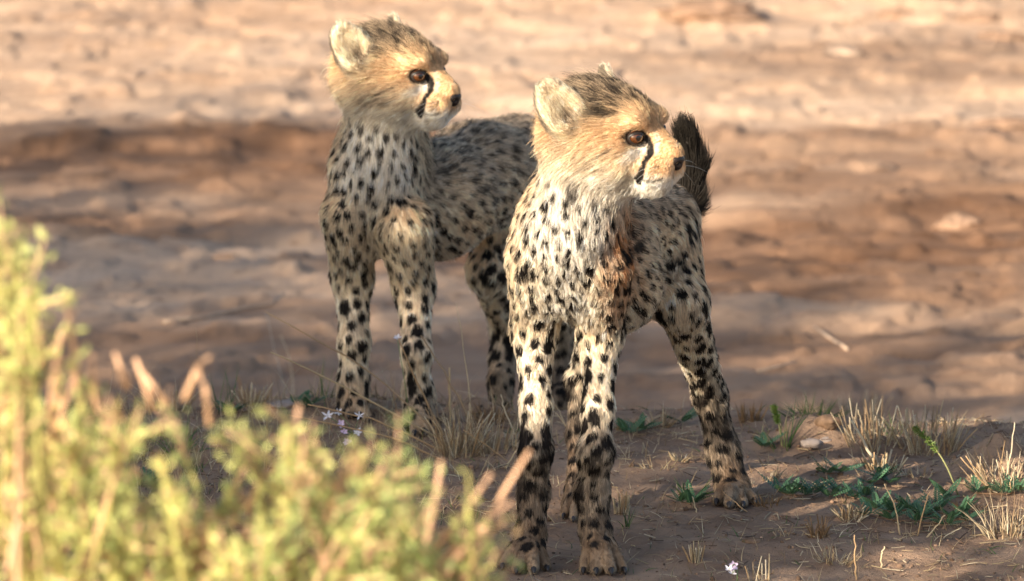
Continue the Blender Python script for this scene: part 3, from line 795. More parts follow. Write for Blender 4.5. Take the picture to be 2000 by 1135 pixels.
def bush(label, base_px, yb, tips, seed, n_leaf=64, twigs=()):
    """tips: (px, py) of leafy shoots; twigs: ((px,py),(px,py)) bare salmon twigs; base where the plant grows"""
    g = np.random.default_rng(seed)
    bx = at(base_px, 1300, yb); base = np.array([bx[0], bx[1], gz(bx[0], bx[1])])
    root = empty('foreground_bush', base); tag(root, label, 'bush', 'blurred bushes before the cubs')
    LC, LCol, SV, SF, SCol = [], [], [], [], []
    def stem(pts, r0, r1, col):
        V, F = tube_geo(pts, np.linspace(r0, r1, len(pts)), 5)
        off = sum(len(v) for v in SV); SV.append(V); SF.append([f + off for f in F]); SCol.append(np.tile(col, (len(V), 1)))
    salmon = np.array((.64, .40, .25)); greeny = np.array((.40, .36, .12))
    for (px, py) in tips:
        yy = yb + g.uniform(-.22, .22); tip = at(px, py, yy)
        low = base + (tip - base) * [.6, .6, .62] + g.standard_normal(3) * [.06, .06, .03]
        pts = [base + (low - base) * t for t in np.linspace(0, .999, 4)] + [low + (tip - low) * t + np.array([0, 0, .02]) * math.sin(t * 3.1) for t in np.linspace(.05, 1, 8)]
        pts = np.array(pts); stem(pts, .0045, .0010, salmon * g.uniform(.75, 1.15) if g.random() < .4 else greeny)
        up = nrm(pts[-1] - pts[-4])
        Lsh = g.uniform(.04, .11); m = int(n_leaf * Lsh / .1)
        t = g.random(m) ** .8
        ax = tip - up * Lsh * t[:, None]
        r = .002 + .013 * np.sin(np.clip(t, .05, 1) * 2.6)[:, None] * g.random((m, 1))
        C = ax + nrm(g.standard_normal((m, 3))) * r
        hue = g.random()
        col = np.array((.70, .69, .26)) * (1 - hue) + np.array((.48, .58, .23)) * hue
        if g.random() < .2: col = np.array((.68, .46, .24))
        c = col * g.uniform(.7, 1.25, (m, 1)); c = np.where(g.random((m, 1)) < .08, salmon, c)
        LC.append((C, up, c * (.55 if g.random() < .12 else 1)))
        # side sprigs
        for _ in range(4):
            q = tip - up * Lsh * g.uniform(.3, 1.2); e = q + (up * .7 + nrm(g.standard_normal(3))) * g.uniform(.02, .045)
            stem(np.array([q, (q + e) / 2 + g.standard_normal(3) * .002, e]), .0014, .0008, salmon)
            m2 = m // 3; t = g.random(m2)[:, None]
            LC.append((q + (e - q) * t + g.standard_normal((m2, 3)) * .0035, nrm(e - q), col * g.uniform(.7, 1.25, (m2, 1))))
    V0, F0, C0 = [], [], []
    off = 0
    for C, up, c in LC:
        V, F, cc = leaf_cloud(C, .011, g, 2.6, c, up * 1.2); V0.append(V); F0.append(F + off); C0.append(cc); off += len(V)
    o = mesh_obj('leaves', np.concatenate(V0), np.concatenate(F0), BUSHLEAF, attrs={'Col': np.concatenate(C0)}); o['kind'] = 'stuff'; set_local(o, root)
    Fq = np.concatenate([f[0] for f in SF]); Ft = np.concatenate([f[1] for f in SF])
    o = mesh_obj('branches', np.concatenate(SV), [Fq, Ft], TWIG, smooth=True, attrs={'Col': np.concatenate(SCol)}); o['kind'] = 'stuff'; set_local(o, root)
    for pl in twigs:
        pl3 = [at(px, py, yb - .02) for px, py in pl]
        V, F = tube_geo(np.array([base] + pl3) if False else np.array(pl3), np.linspace(.0026, .0016, len(pl3)), 7)
        o = mesh_obj('twig', V, F, TWIG, smooth=True, attrs={'Col': np.tile(salmon * 1.15 * g.uniform(.9, 1.1), (len(V), 1))}); set_local(o, root)

def under(pts, n, seed, drop=420, pw=1.0, bottom=1200):
    """shoot tips scattered below an outline given as (px, py) corners"""
    g = np.random.default_rng(seed); xs = [p[0] for p in pts]; ys = [p[1] for p in pts]; out = []
    for k in range(n):
        x = g.uniform(xs[0], xs[-1]); top = np.interp(x, xs, ys)
        out.append((x, top + (min(bottom, top + drop) - top) * g.random() ** pw))
    return out

bush('tallest yellow-green bush, blurred, against the left edge', 40, -2.62,
     under([(-90, 440), (0, 430), (50, 500), (110, 600), (150, 610), (150, 760)], 32, 1, 480, 1.0) + [(12, 436), (35, 470), (60, 520)], 61,
     twigs=([(90, 720), (70, 620), (40, 570)], [(150, 760), (140, 640), (125, 580)], [(95, 820), (120, 650), (150, 600)]))
bush('low yellow-green bush, blurred, with pink twig tips, beside the tallest bush', 240, -2.6,
     under([(120, 730), (200, 720), (270, 750), (330, 800), (400, 890)], 24, 2, 330, 1.1), 62,
     twigs=([(300, 800), (280, 740), (265, 700)], [(330, 790), (270, 720)], [(250, 760), (225, 690)], [(360, 780), (390, 710), (415, 695)], [(410, 830), (402, 760), (385, 720)], [(190, 790), (180, 690)]))
bush('broad yellow-green bush, blurred, before the paws of the cub behind', 620, -2.6,
     under([(280, 940), (380, 880), (470, 810), (510, 790), (580, 765), (650, 840), (740, 840), (790, 830), (845, 840), (855, 940)], 70, 3, 400, .9), 63, 56,
     twigs=([(560, 1000), (570, 880), (585, 790)], [(700, 1130), (712, 980), (705, 900)], [(820, 1120), (850, 980), (862, 900)], [(640, 1130), (690, 1000), (730, 940)], [(480, 1000), (520, 920), (600, 880)]))
bush('small yellow-green bush, blurred, with long pink twigs before the front cub', 880, -2.55,
     under([(740, 1050), (830, 1000), (900, 1000), (920, 1060), (935, 1085)], 16, 4, 260, .8) + [(915, 925), (985, 1000)], 64, 40,
     twigs=([(800, 1130), (900, 1010), (960, 925)], [(850, 1135), (940, 1040), (985, 960), (1035, 880)], [(820, 1135), (900, 1060), (1000, 980)], [(900, 1135), (975, 1090)]))
bush('yellow-green bush in the lowest corner, blurred, rising from below the frame', 160, -2.6,
     under([(-60, 1010), (60, 1060), (150, 1050), (220, 960), (300, 930), (380, 960)], 9, 5, 260, .9), 65)
# ------------------------------------------------------------------ dry grass tufts, stalks, green plants and litter on the bank
def blades(base, g, n, h, spread, width, lean=.35, curve=.5, stub=False, center=None, dirbias=(0, 0)):
    """tapered, bent blades of three-sided section; returns V, F"""
    n = int(n); S = 5
    r = spread * np.sqrt(g.random(n)); a = g.random(n) * 6.283
    x = base[0] + r * np.cos(a); y = base[1] + r * np.sin(a)
    z = gz(x, y) - .003
    out = np.stack([np.cos(a), np.sin(a)], 1) * (r / max(spread, 1e-4))[:, None]
    d = np.concatenate([out * lean + g.standard_normal((n, 2)) * lean * .6 + np.array(dirbias), np.ones((n, 1))], 1); d = nrm(d)
    bend = np.concatenate([nrm(out + g.standard_normal((n, 2)) * .6 + np.array(dirbias)) , -.5 * np.ones((n, 1))], 1) * curve * g.random((n, 1)) ** 1.5
    H = h * g.uniform(.35, 1.1, n)[:, None]
    t = np.linspace(0, 1, S)
    C = np.stack([x, y, z], 1)[:, None] + H[:, None] * (t[None, :, None] * d[:, None] + (t ** 2)[None, :, None] * bend[:, None])
    u = nrm(np.cross(d, g.standard_normal((n, 3)))); v = np.cross(d, u)
    W = width * g.uniform(.6, 1.3, n)[:, None, None] * ((np.linspace(1, .7, S) if stub else (1 - .93 * t ** 1.5)))[None, :, None]
    ring = [u[:, None] * W, (-.5 * u + .5 * v)[:, None] * W, (-.5 * u - .5 * v)[:, None] * W]
    V = np.stack([C + q for q in ring], 2).reshape(-1, 3)           # n,S,3
    b = (np.arange(n) * S * 3)[:, None]
    F = []
    for i in range(S - 1):
        for j in range(3):
            k = (j + 1) % 3; F.append(b + [i * 3 + j, i * 3 + k, (i + 1) * 3 + k, (i + 1) * 3 + j])
    T = b + [(S - 1) * 3, (S - 1) * 3 + 1, (S - 1) * 3 + 2]
    return V, np.concatenate(F), T, np.repeat(np.arange(n), S * 3)

DRY = [np.array(c) for c in ((.56, .43, .26), (.64, .52, .34), (.46, .31, .17), (.38, .27, .17), (.70, .60, .43))]
GRN = [np.array(c) for c in ((.09, .17, .05), (.13, .21, .06), (.07, .14, .06), (.20, .25, .08))]
_ti = [500]
def tuft(name, label, px, py, h, n, spread, width=.0013, kind='dry', cat='grass tuft', group=None, **kw):
    _ti[0] += 1; g = np.random.default_rng(_ti[0]); p = on_ground(px, py)
    V, F, T, ids = blades(p, g, n, h, spread, width, **kw)
    pal = DRY if kind == 'dry' else GRN
    cc = np.array([pal[g.integers(len(pal))] * g.uniform(.7, 1.2) for _ in range(int(n))])
    if kind == 'brown': cc = np.array([np.array((.33, .20, .10)) * g.uniform(.6, 1.3) for _ in range(int(n))])
    o = mesh_obj(name, V - p, [F, T], BLADE if kind == 'green' else STRAW, attrs={'Col': cc[ids]})
    o.location = Vector(p); tag(o, label, cat, group); return o

G1 = 'dry grass tufts on the bank'
for (lab, px, py, h, n, sp, kw) in (
    ('dry straw tuft with tall pale stalks beside the crumbled soil mound', 1700, 862, .052, 70, .030, dict(stub=True, lean=.35, curve=.1, width=.0011)),
    ('short thick pale stubble clump below the tall stalked tuft', 1722, 918, .030, 55, .022, dict(stub=True, lean=.4, curve=.15, width=.0019)),
    ('wide dry stubble tuft with upright cut stalks at the edge of the bank', 1815, 872, .050, 110, .038, dict(stub=True, lean=.3, curve=.1, width=.0012)),
    ('dry tuft on the sandy mound at the right edge', 1965, 905, .050, 90, .040, dict(stub=True, lean=.35, curve=.3, width=.0010)),
    ('brown dead tuft just beside the hind leg of the front cub', 1464, 822, .032, 55, .014, dict(kind='brown', lean=.25, curve=.1)),
    ('small brown stub below the green creeping plants', 1598, 1050, .028, 40, .010, dict(kind='brown', lean=.25, curve=.5, stub=True, width=.0012)),
    ('flattened round nest of straw near the lower edge', 1626, 1092, .026, 80, .026, dict(lean=1.0, curve=.5, width=.0010)),
    ('grey dry bush stub at the right edge with curled blades', 1968, 1050, .062, 75, .026, dict(lean=.35, curve=.6, width=.0012)),
    ('pale stub among the creeping leaves', 1662, 1012, .022, 45, .014, dict(stub=True, lean=.5, curve=.4, width=.0017)),
    ('orange brown stub at the end of the creeping leaves', 1895, 998, .020, 45, .018, dict(kind='brown', lean=.6, curve=.6, width=.0016)),
    ('three cut straw stems at the lower edge beside the pink flower', 1490, 1135, .034, 9, .016, dict(stub=True, lean=.15, curve=.05, width=.0012)),
    ('small upright pale stub on the bare soil by the front paws', 1358, 1097, .026, 22, .008, dict(stub=True, lean=.2, curve=.1, width=.0013)),
    ('dry tuft with bent pale blades on the lip behind the front cub', 1287, 836, .036, 50, .014, dict(lean=.5, curve=.4, width=.0012)),
    ('straw stub touching the paw of the front cub', 1213, 1006, .030, 26, .009, dict(stub=True, lean=.2, curve=.1, width=.0014)),
    ('brown clump between the legs of the front cub and the lip', 1224, 842, .024, 45, .016, dict(kind='brown', lean=.4, curve=.3)),
    ('tall dry tuft whose long stalks arch before the cub behind', 893, 890, .062, 90, .026, dict(stub=True, lean=.35, curve=.25, width=.0012)),
    ('dry stubble tuft between the two cubs', 965, 880, .060, 80, .036, dict(lean=.35, curve=.5, width=.0010)),
    ('rounded brown dead tuft on the lip between the two cubs', 958, 806, .030, 90, .022, dict(kind='brown', lean=.5, curve=.4)),
    ('dry stubble by the lip beside the front paw of the cub behind', 492, 790, .034, 40, .016, dict(stub=True, lean=.4, curve=.3, width=.0012)),
    ('dry curled tuft half hidden by the blurred bushes', 330, 800, .055, 60, .030, dict(lean=.45, curve=.9)),
    ('straw clump seen between the blurred bushes near the lower edge', 575, 1065, .030, 60, .026, dict(lean=.6, curve=.4)),
    ('flat straw clump behind the low blurred bush', 210, 880, .045, 70, .034, dict(lean=.6, curve=.6)),
    ('pale curled dead leaves beside the hind paw of the front cub', 1330, 902, .020, 14, .010, dict(lean=.5, curve=.9, width=.0026)),
    ('withered straw scrap on the soil between the legs of the front cub', 1282, 915, .022, 30, .018, dict(lean=.9, curve=.8, width=.0011)),
    ('dry stub right of the hind paw of the front cub', 1505, 940, .026, 40, .010, dict(lean=.3, curve=.6, width=.0013)),
    ('dry stub against the outer toe of the hind paw', 1500, 985, .018, 40, .012, dict(kind='brown', lean=.5, curve=.4, width=.0016)),
    ('low straw tuft at the foot of the crumbled soil mound', 1790, 930, .018, 35, .020, dict(lean=.7, curve=.6)),
    ('dry tuft of fine blades on top of the crumbled mound', 1580, 800, .036, 70, .030, dict(lean=.4, curve=.5, width=.0009)),
    ('short dry stubble along the lip beyond the mound', 1680, 812, .030, 60, .040, dict(stub=True, lean=.3, curve=.2, width=.0009))):
    kd_ = kw.pop('kind', 'dry'); tuft('dry_grass_tuft', lab, px, py, h, n, sp, kind=kd_, group=G1, **kw)

G2 = 'green grass tufts on the bank'
for (lab, px, py, h, n, sp, kw) in (
    ('green grass growing on the crumbled soil mound', 1590, 812, .040, 60, .035, dict(lean=.7, curve=.7, width=.0011)),
    ('tall bright green blades left of the soil mound', 1525, 880, .070, 12, .012, dict(lean=.3, curve=.5, width=.0015, dirbias=(-.15, 0))),
    ('blue green rosette of grass blades by the hind paw of the front cub', 1345, 968, .045, 16, .012, dict(lean=.8, curve=.7, width=.0015)),
    ('few green blades beside the front paw', 1222, 1030, .030, 8, .008, dict(lean=.5, curve=.5, width=.0013)),
    ('thin green blades on the lip before the left bushes', 440, 800, .070, 14, .030, dict(lean=.3, curve=.7, width=.0009)),
    ('fine green blades beside the foreleg of the cub behind', 632, 780, .060, 12, .016, dict(lean=.25, curve=.5, width=.0008)),
    ('green grass curling below the left bushes', 350, 880, .060, 30, .030, dict(lean=.6, curve=.9, width=.0011)),
    ('bright green grass tuft seen through the bushes in the lowest corner', 110, 1030, .040, 30, .018, dict(lean=.5, curve=.7, width=.0013)),
    ('upright green blades behind the low blurred bush', 385, 920, .030, 10, .010, dict(lean=.4, curve=.3, width=.0018)),
    ('green shoot at the foot of the broad blurred bush', 595, 1110, .030, 6, .006, dict(lean=.3, curve=.4, width=.0016)),
    ('green grass among the stubble along the lip', 1760, 850, .040, 14, .020, dict(lean=.4, curve=.5, width=.0012)),
    ('small green weed on the lip between the cubs', 1030, 850, .020, 20, .020, dict(lean=.8, curve=.6, width=.0016))):
    tuft('green_grass_tuft', lab, px, py, h, n, sp, kind='green', group=G2, **kw)

# single stalks that can be followed one by one
def stalk(label, pl, r=.0013, col=None, cat='grass stalk', y=None, name='dry_stalk'):
    p0 = on_ground(*pl[0]); _ti[0] += 1; g = np.random.default_rng(_ti[0])
    dy = 0 if y is None else y
    ctrl = [p0 - [0, 0, .004]] + [at(px, py, p0[1] + dy * (k + 1) / (len(pl) - 1)) for k, (px, py) in enumerate(pl[1:])]
    ctrl = np.array(ctrl); m = 10; tt = np.linspace(0, len(ctrl) - 1, m)
    P = np.stack([np.interp(tt, range(len(ctrl)), ctrl[:, q]) for q in range(3)], 1)
    for _ in range(2): P[1:-1] = (P[:-2] + 2 * P[1:-1] + P[2:]) / 4
    P[1:-1] += g.standard_normal((m - 2, 3)) * .0006
    V, F = tube_geo(P, np.linspace(r, r * .6, m) * 1.15, 5)
    c = DRY[g.integers(len(DRY))] * g.uniform(.9, 1.2) if col is None else np.array(col)
    o = mesh_obj(name, V - p0, F, STRAW, smooth=True, attrs={'Col': np.tile(c, (len(V), 1))}); o.location = Vector(p0)
    tag(o, label, cat, 'single stalks on the bank'); return o
for lab, pl, kw in (
    ('long pale stalk arching up and left past the forelegs of the cub behind', [(880, 862), (700, 770), (600, 720), (528, 688)], {}),
    ('steep straw stalk crossing both forelegs, rising to the left', [(880, 868), (790, 780), (690, 700), (520, 610)], {}),
    ('straw stalk rising from the tall tuft past the foreleg with a small flower', [(870, 850), (820, 760), (778, 660)], {}),
    ('stalk leaning left between the cubs, crossing the lower leg', [(935, 860), (890, 760), (822, 655)], {}),
    ('thin upright stalk with a feathery tip between the cubs', [(925, 850), (912, 720), (890, 590)], dict(r=.0006)),
    ('thick cut straw stem upright in the tall tuft', [(879, 830), (878, 718)], dict(r=.0016)),
    ('low stalk lying from the tall tuft toward the white flowers', [(890, 890), (740, 820), (600, 790)], {}),
    ('lower straw stalk lying across the white flowers', [(880, 900), (760, 850), (560, 810)], {}),
    ('horizontal straw through the white flowers', [(800, 850), (720, 843), (650, 846)], {}),
    ('short reddish stub upright on the lip beside the left bushes', [(476, 778), (464, 732)], dict(r=.0024, col=(.42, .25, .13))),
    ('pale forked dead twig upright left of the cub behind', [(560, 770), (540, 700), (520, 610)], dict(r=.0008, col=(.5, .46, .4))),
    ('thin bare stalk upright beside the pale forked twig', [(575, 775), (566, 700), (548, 655)], dict(r=.0007)),
    ('thin straw blade bent over the lip by the low bush', [(345, 800), (390, 740), (382, 640)], dict(r=.0006)),
    ('lone straw stem rising from the lower edge', [(1672, 1132), (1669, 1045)], dict(r=.0011)),
    ('pale stalk rising through the creeping leaves', [(1760, 1045), (1748, 985), (1727, 945)], dict(r=.0010)),
    ('slanting pale stalk right of the creeping leaves', [(1790, 1047), (1802, 1000), (1817, 960)], dict(r=.0010)),
    ('short slanting straw at the end of the creeping plants', [(1806, 1049), (1846, 1006)], dict(r=.0011)),
    ('straw lying low toward the right of the creeping plants', [(1830, 1050), (1878, 1030)], dict(r=.0009)),
    ('upper of three fanned straws left of the right mound', [(1945, 962), (1886, 890)], dict(r=.0012)),
    ('middle of three fanned straws left of the right mound', [(1946, 964), (1876, 893)], dict(r=.0012)),
    ('lower of three fanned straws left of the right mound', [(1940, 965), (1910, 905)], dict(r=.0010)),
    ('tall thin stem leaning on the right mound', [(1960, 950), (1974, 890), (1982, 825)], dict(r=.0010)),
    ('thick pale straw leaning left from the tall stalked tuft', [(1708, 895), (1680, 850), (1662, 822)], dict(r=.0019)),
    ('thin straw beside the thick leaning one in the tall tuft', [(1704, 880), (1684, 830), (1676, 800)], dict(r=.0013)),
    ('small straw stem standing by the crumbled mound', [(1612, 920), (1615, 880)], dict(r=.0008)),
    ('straw stem bent over by the bottom pebbles right of the straw nest', [(1720, 1110), (1722, 1085), (1727, 1067)], dict(r=.0011)),
    ('straw laid over the hind toes of the front cub', [(1470, 1000), (1440, 985), (1412, 960)], dict(r=.0008)),
    ('pale straw blade standing before the hind toes', [(1362, 1000), (1352, 970)], dict(r=.0010)),
    ('bent straw lying from the tuft toward the foreleg of the front cub', [(1000, 900), (950, 870), (905, 840)], dict(r=.0008)),
    ('straw crossing the tuft between the cubs, rising left', [(1010, 850), (985, 800), (978, 770)], dict(r=.0008)),
    ('stiff straw leaning against the foreleg of the front cub', [(985, 915), (1008, 880)], dict(r=.0012)),
    ('slim straw arcing out of the gap between the forelegs', [(1120, 855), (1095, 810), (1085, 790)], dict(r=.0008)),
    ('second slim straw arcing out of the gap between the forelegs', [(1125, 860), (1105, 830), (1085, 806)], dict(r=.0008))):
    stalk(lab, pl, **kw)

# green foxtail: bent stem and a bristly seed head
def foxtail(label, pl, seed):
    g = np.random.default_rng(seed); p0 = on_ground(*pl[0])
    root = empty('foxtail_grass', p0); tag(root, label, 'grass stalk')
    P = np.array([p0] + [at(px, py, p0[1]) for px, py in pl[1:]]); m = 14; tt = np.linspace(0, len(P) - 1, m)
    P = np.stack([np.interp(tt, range(len(pl)), P[:, q]) for q in range(3)], 1)
    for _ in range(3): P[1:-1] = (P[:-2] + 2 * P[1:-1] + P[2:]) / 4
    tube('stem', P, np.linspace(.0012, .0009, m), mat_plain('foxtail_stem', (.30, .30, .13), .6), root, 6)
    h0 = int(m * .55); A = P[h0:]; n = 420; t = g.random(n) * (len(A) - 1.001); i = t.astype(int); f = (t - i)[:, None]
    C = A[i] * (1 - f) + A[i + 1] * f; ax = nrm(A[-1] - A[0])
    V, F, c = leaf_cloud(C, .006, g, 4, np.tile((.16, .24, .06), (n, 1)) * g.uniform(.6, 1.4, (n, 1)), ax * 1.2)
    o = mesh_obj('seed_head', V, F, BLADE, attrs={'Col': c}); set_local(o, root); o['kind'] = 'stuff'
foxtail('green foxtail grass head leaning left over the right side', [(1872, 968), (1850, 910), (1820, 865), (1786, 836)], 31)
foxtail('slim green seed head standing left of the crumbled mound', [(1528, 875), (1522, 830), (1512, 795)], 32)

# creeping plants with feathered leaves
def feather_leaf_mesh():
    V, F = [], []
    L = .030; k = 7
    def leaflet(b, d, w, l):
        n = np.array([0, 0, 1.]); r = np.cross(d, n); i = len(V)
        for a, s_ in ((0, 0), (.35, 1), (.75, .8), (1, 0), (.75, -.8), (.35, -1)):
            V.append(b + d * l * a + r * w * s_ * .5 + n * (.0012 * abs(s_) + .0004))
        F.append(tuple(range(i, i + 6)))
    for j in range(k):
        x = L * (.12 + .82 * j / (k - 1)); l = .0085 * (1 - .45 * abs(j / (k - 1) - .35) * 1.4)
        for q in (-1, 1): leaflet(np.array([x, 0, .0006]), nrm(np.array([.55, q, .25])), .0036, l)
    leaflet(np.array([L, 0, .0006]), np.array([1., 0, 0]), .0036, .007)
    i = len(V); V += [np.array(v) for v in ((0, -.0004, 0), (L, -.0003, 0), (L, .0003, 0), (0, .0004, 0))]; F.append((i, i + 1, i + 2, i + 3))
    me = bpy.data.meshes.new('leaf'); me.from_pydata([tuple(v) for v in V], [], F); me.materials.append(CREEP); return me
CREEP = mat_plain('creeping_leaf', (.055, .13, .065), .5, .4, .35, 120)
STEMM = mat_plain('creeping_stem', (.20, .12, .07), .7)
FLEAF = feather_leaf_mesh()
def creeper(label, spots, seed, sc=1.0):
    g = np.random.default_rng(seed); P = [on_ground(*q) for q in spots]; c = P[0]
    root = empty('creeping_plant', c); tag(root, label, 'creeping plant', 'creeping plants on the bank')
    st = [p + np.array([0, 0, .003]) for p in P]
    if len(st) > 1: tube('stem', np.array(st), np.full(len(st), .0009), STEMM, root, 5)
    for p in P:
        for k in range(8):
            a = g.uniform(0, 6.28); o = bpy.data.objects.new('leaf', FLEAF); COL.objects.link(o)
            q = p + np.array([math.cos(a), math.sin(a), 0]) * .003
            o.parent = root; o.matrix_parent_inverse = Matrix.Translation(root.location).inverted()
            o.location = Vector(q + [0, 0, .003]); o.rotation_euler = (g.uniform(-.4, .4), -g.uniform(.25, .85), a); s_ = sc * g.uniform(.65, 1.15); o.scale = (s_, s_, s_)
for lab, sp, sd in (
    ('long dark green creeping plant with feathered leaves across the bare soil', [(1690, 975), (1715, 1000), (1745, 1005), (1775, 1000), (1800, 1012), (1830, 1005), (1860, 1015), (1890, 1022)], 1),
    ('feathered creeping plant below the outer edge of the long one', [(1700, 1012), (1740, 1020), (1790, 1024), (1850, 1030), (1880, 1008)], 2),
    ('small creeping plant beside the hind toes of the front cub', [(1520, 965), (1545, 972), (1572, 972), (1588, 970)], 3),
    ('creeping plant with upright feathered leaves in the middle of the soil', [(1620, 975), (1640, 968), (1668, 978)], 4),
    ('little green creeping plant in front of the soil mound', [(1615, 930), (1640, 928)], 5),
    ('bright green creeping plant behind the long creeping one', [(1700, 950), (1735, 948), (1720, 940)], 6),
    ('tiny green creeping plant left of the soil mound', [(1492, 878)], 7),
    ('small green creeping plant at the right edge by the fanned straws', [(1905, 968), (1965, 970), (1990, 965)], 8),
    ('dark green creeping plant left of the hind paw of the front cub', [(1350, 990), (1330, 985)], 9),
    ('dark green creeping plant behind the low blurred bush', [(270, 950), (295, 945)], 10),
    ('dark creeping weed on the lip left of the cub behind', [(450, 812), (580, 795), (600, 800)], 11),
    ('green creeping weed on the lip between the front cub and the dry tuft', [(1225, 850), (1250, 845), (1330, 830)], 12),
    ('small creeping weed low beside the foxtail grass', [(1830, 990), (1850, 975)], 13)):
    creeper(lab, sp, sd, .82)

# white star flowers and the pink one
PETAL = mat_plain('petal', (.80, .77, .82), .5, .3, .06)
PINK = mat_plain('pink_petal', (.72, .58, .78), .5, .3, .08)
FSTEM = mat_plain('flower_stem', (.16, .22, .09), .6)
def petal_mesh(name, mat, L=.011, W=.0038):
    V = []; F = []
    for i, (t, w) in enumerate(((0, .3), (.3, .9), (.6, 1), (.85, .6), (1, .08))):
        for q in (-1, 0, 1): V.append((t * L, q * w * W / 2, .25 * L * t ** 2 - (0 if q else .0006)))
    for i in range(4):
        for j in range(2): F.append((i * 3 + j, (i + 1) * 3 + j, (i + 1) * 3 + j + 1, i * 3 + j + 1))
    me = bpy.data.meshes.new(name); me.from_pydata(V, [], F); me.materials.append(mat); return me
PM = petal_mesh('petal', PETAL); PM2 = petal_mesh('petal', PINK, .006, .004); PM3 = petal_mesh('petal', PETAL, .006, .003)
def flower_plant(label, root_px, heads, seed, y=None):
    g = np.random.default_rng(seed); p0 = on_ground(*root_px)
    root = empty('flowering_weed', p0); tag(root, label, 'flower')
    mid = p0 + np.array([0, 0, .02])
    tube('stem', np.array([p0 - [0, 0, .003], (p0 + mid) / 2, mid]), [.0009, .0008, .0007], FSTEM, root, 5)
    for (px, py, pm, sc, n) in heads:
        h = at(px, py, p0[1] - .01 + g.uniform(-.008, .008))
        tube('stem', np.array([mid, (mid + h) / 2 + g.standard_normal(3) * .002, h]), [.0007, .0006, .0005], FSTEM, root, 5)
        a0 = g.uniform(0, 6.28); tilt = Matrix.Rotation(g.uniform(.5, 1.1), 4, 'X') @ Matrix.Rotation(g.uniform(-.4, .4), 4, 'Y')
        fl = empty('flower_head', h); fl.parent = root; fl.matrix_parent_inverse = Matrix.Translation(root.location).inverted()
        fl.rotation_euler = tilt.to_euler()
        for k in range(n):
            o = bpy.data.objects.new('petal', pm); COL.objects.link(o); o.parent = fl
            o.rotation_euler = (g.uniform(-.3, .3), g.uniform(-.5, .2), a0 + k * 6.283 / n + g.uniform(-.15, .15)); s_ = sc * g.uniform(.85, 1.15); o.scale = (s_, s_, s_)
flower_plant('white star flowers on thin stems before the paw of the cub behind', (690, 880), [(640, 812, PM, .75, 5), (660, 806, PM, .6, 5), (702, 812, PM, .65, 5), (666, 828, PM2, .9, 5), (698, 845, PM3, 1.1, 6), (678, 864, PM2, 1., 6), (672, 843, PM2, .8, 5)], 41)
flower_plant('tiny pink and white flower at the lower edge right of the front paws', (1440, 1140), [(1433, 1105, PM2, 1.0, 5), (1424, 1112, PM3, 1.0, 5), (1430, 1120, PM3, .9, 5)], 42)
flower_plant('single white bloom on a thin stem by the foreleg of the cub behind', (800, 850), [(776, 660, PM3, 1.0, 5)], 43)

# crumbled soil lumps and stones
SOIL = mat_plain('soil_lump', (.24, .155, .10), .95, .1, .35, 90)
ROCK = mat_plain('grey_stone', (.33, .27, .235), .85, .2, .25, 70)
def lump_geo(c, r, g, sq=.6):
    import itertools
    V, F = ICO; n = len(V); d = 1 + .45 * (vnoise(V * 1.3 + g.uniform(0, 50, 3), 1.6, 5) - .5) + .25 * (vnoise(V + g.uniform(0, 50, 3), 4, 6) - .5)
    return c + V * d[:, None] * r * np.array([g.uniform(.8, 1.3), g.uniform(.8, 1.3), sq * g.uniform(.7, 1.2)])
def _ico(sub):
    import bmesh
    bm = bmesh.new(); bmesh.ops.create_icosphere(bm, subdivisions=sub, radius=1); bm.verts.ensure_lookup_table()
    V = np.array([v.co[:] for v in bm.verts]); F = np.array([[v.index for v in f.verts] for f in bm.faces]); bm.free(); return V, F
ICO = _ico(3)
for lab, px, py, r, sq, m, nm, cat in (
    ('grey flat stone at the foot of the crumbled soil mound', 1585, 868, .013, .45, ROCK, 'stone', 'stone'),
    ('smaller pale stone beside the flat grey one on the mound', 1612, 862, .010, .6, ROCK, 'stone', 'stone'),
    ('crumbled clod on top of the soil mound', 1575, 835, .014, .6, SOIL, 'soil_clod', 'soil clod'),
    ('broad crumbled clod on the right of the soil mound', 1618, 828, .016, .55, SOIL, 'soil_clod', 'soil clod'),
    ('low clod on the left foot of the soil mound', 1552, 858, .013, .5, SOIL, 'soil_clod', 'soil clod'),
    ('sandy clod on the right mound', 1975, 925, .018, .6, SOIL, 'soil_clod', 'soil clod'),
    ('clod below the straws of the right mound', 1925, 905, .011, .6, SOIL, 'soil_clod', 'soil clod'),
    ('flat dark clod on the bare soil below the creeping plants', 1470, 1058, .010, .3, SOIL, 'soil_clod', 'soil clod'),
    ('flat dark stone lying left on the lip', 560, 792, .018, .3, ROCK, 'stone', 'stone')):
    _ti[0] += 1; g = np.random.default_rng(_ti[0]); p = on_ground(px, py)
    V = lump_geo(np.zeros(3), r, g, sq); o = mesh_obj(nm, V, ICO[1], m, smooth=True); o.location = Vector(p + [0, 0, r * sq * .25]); tag(o, lab, cat, 'stones and clods on the bank')
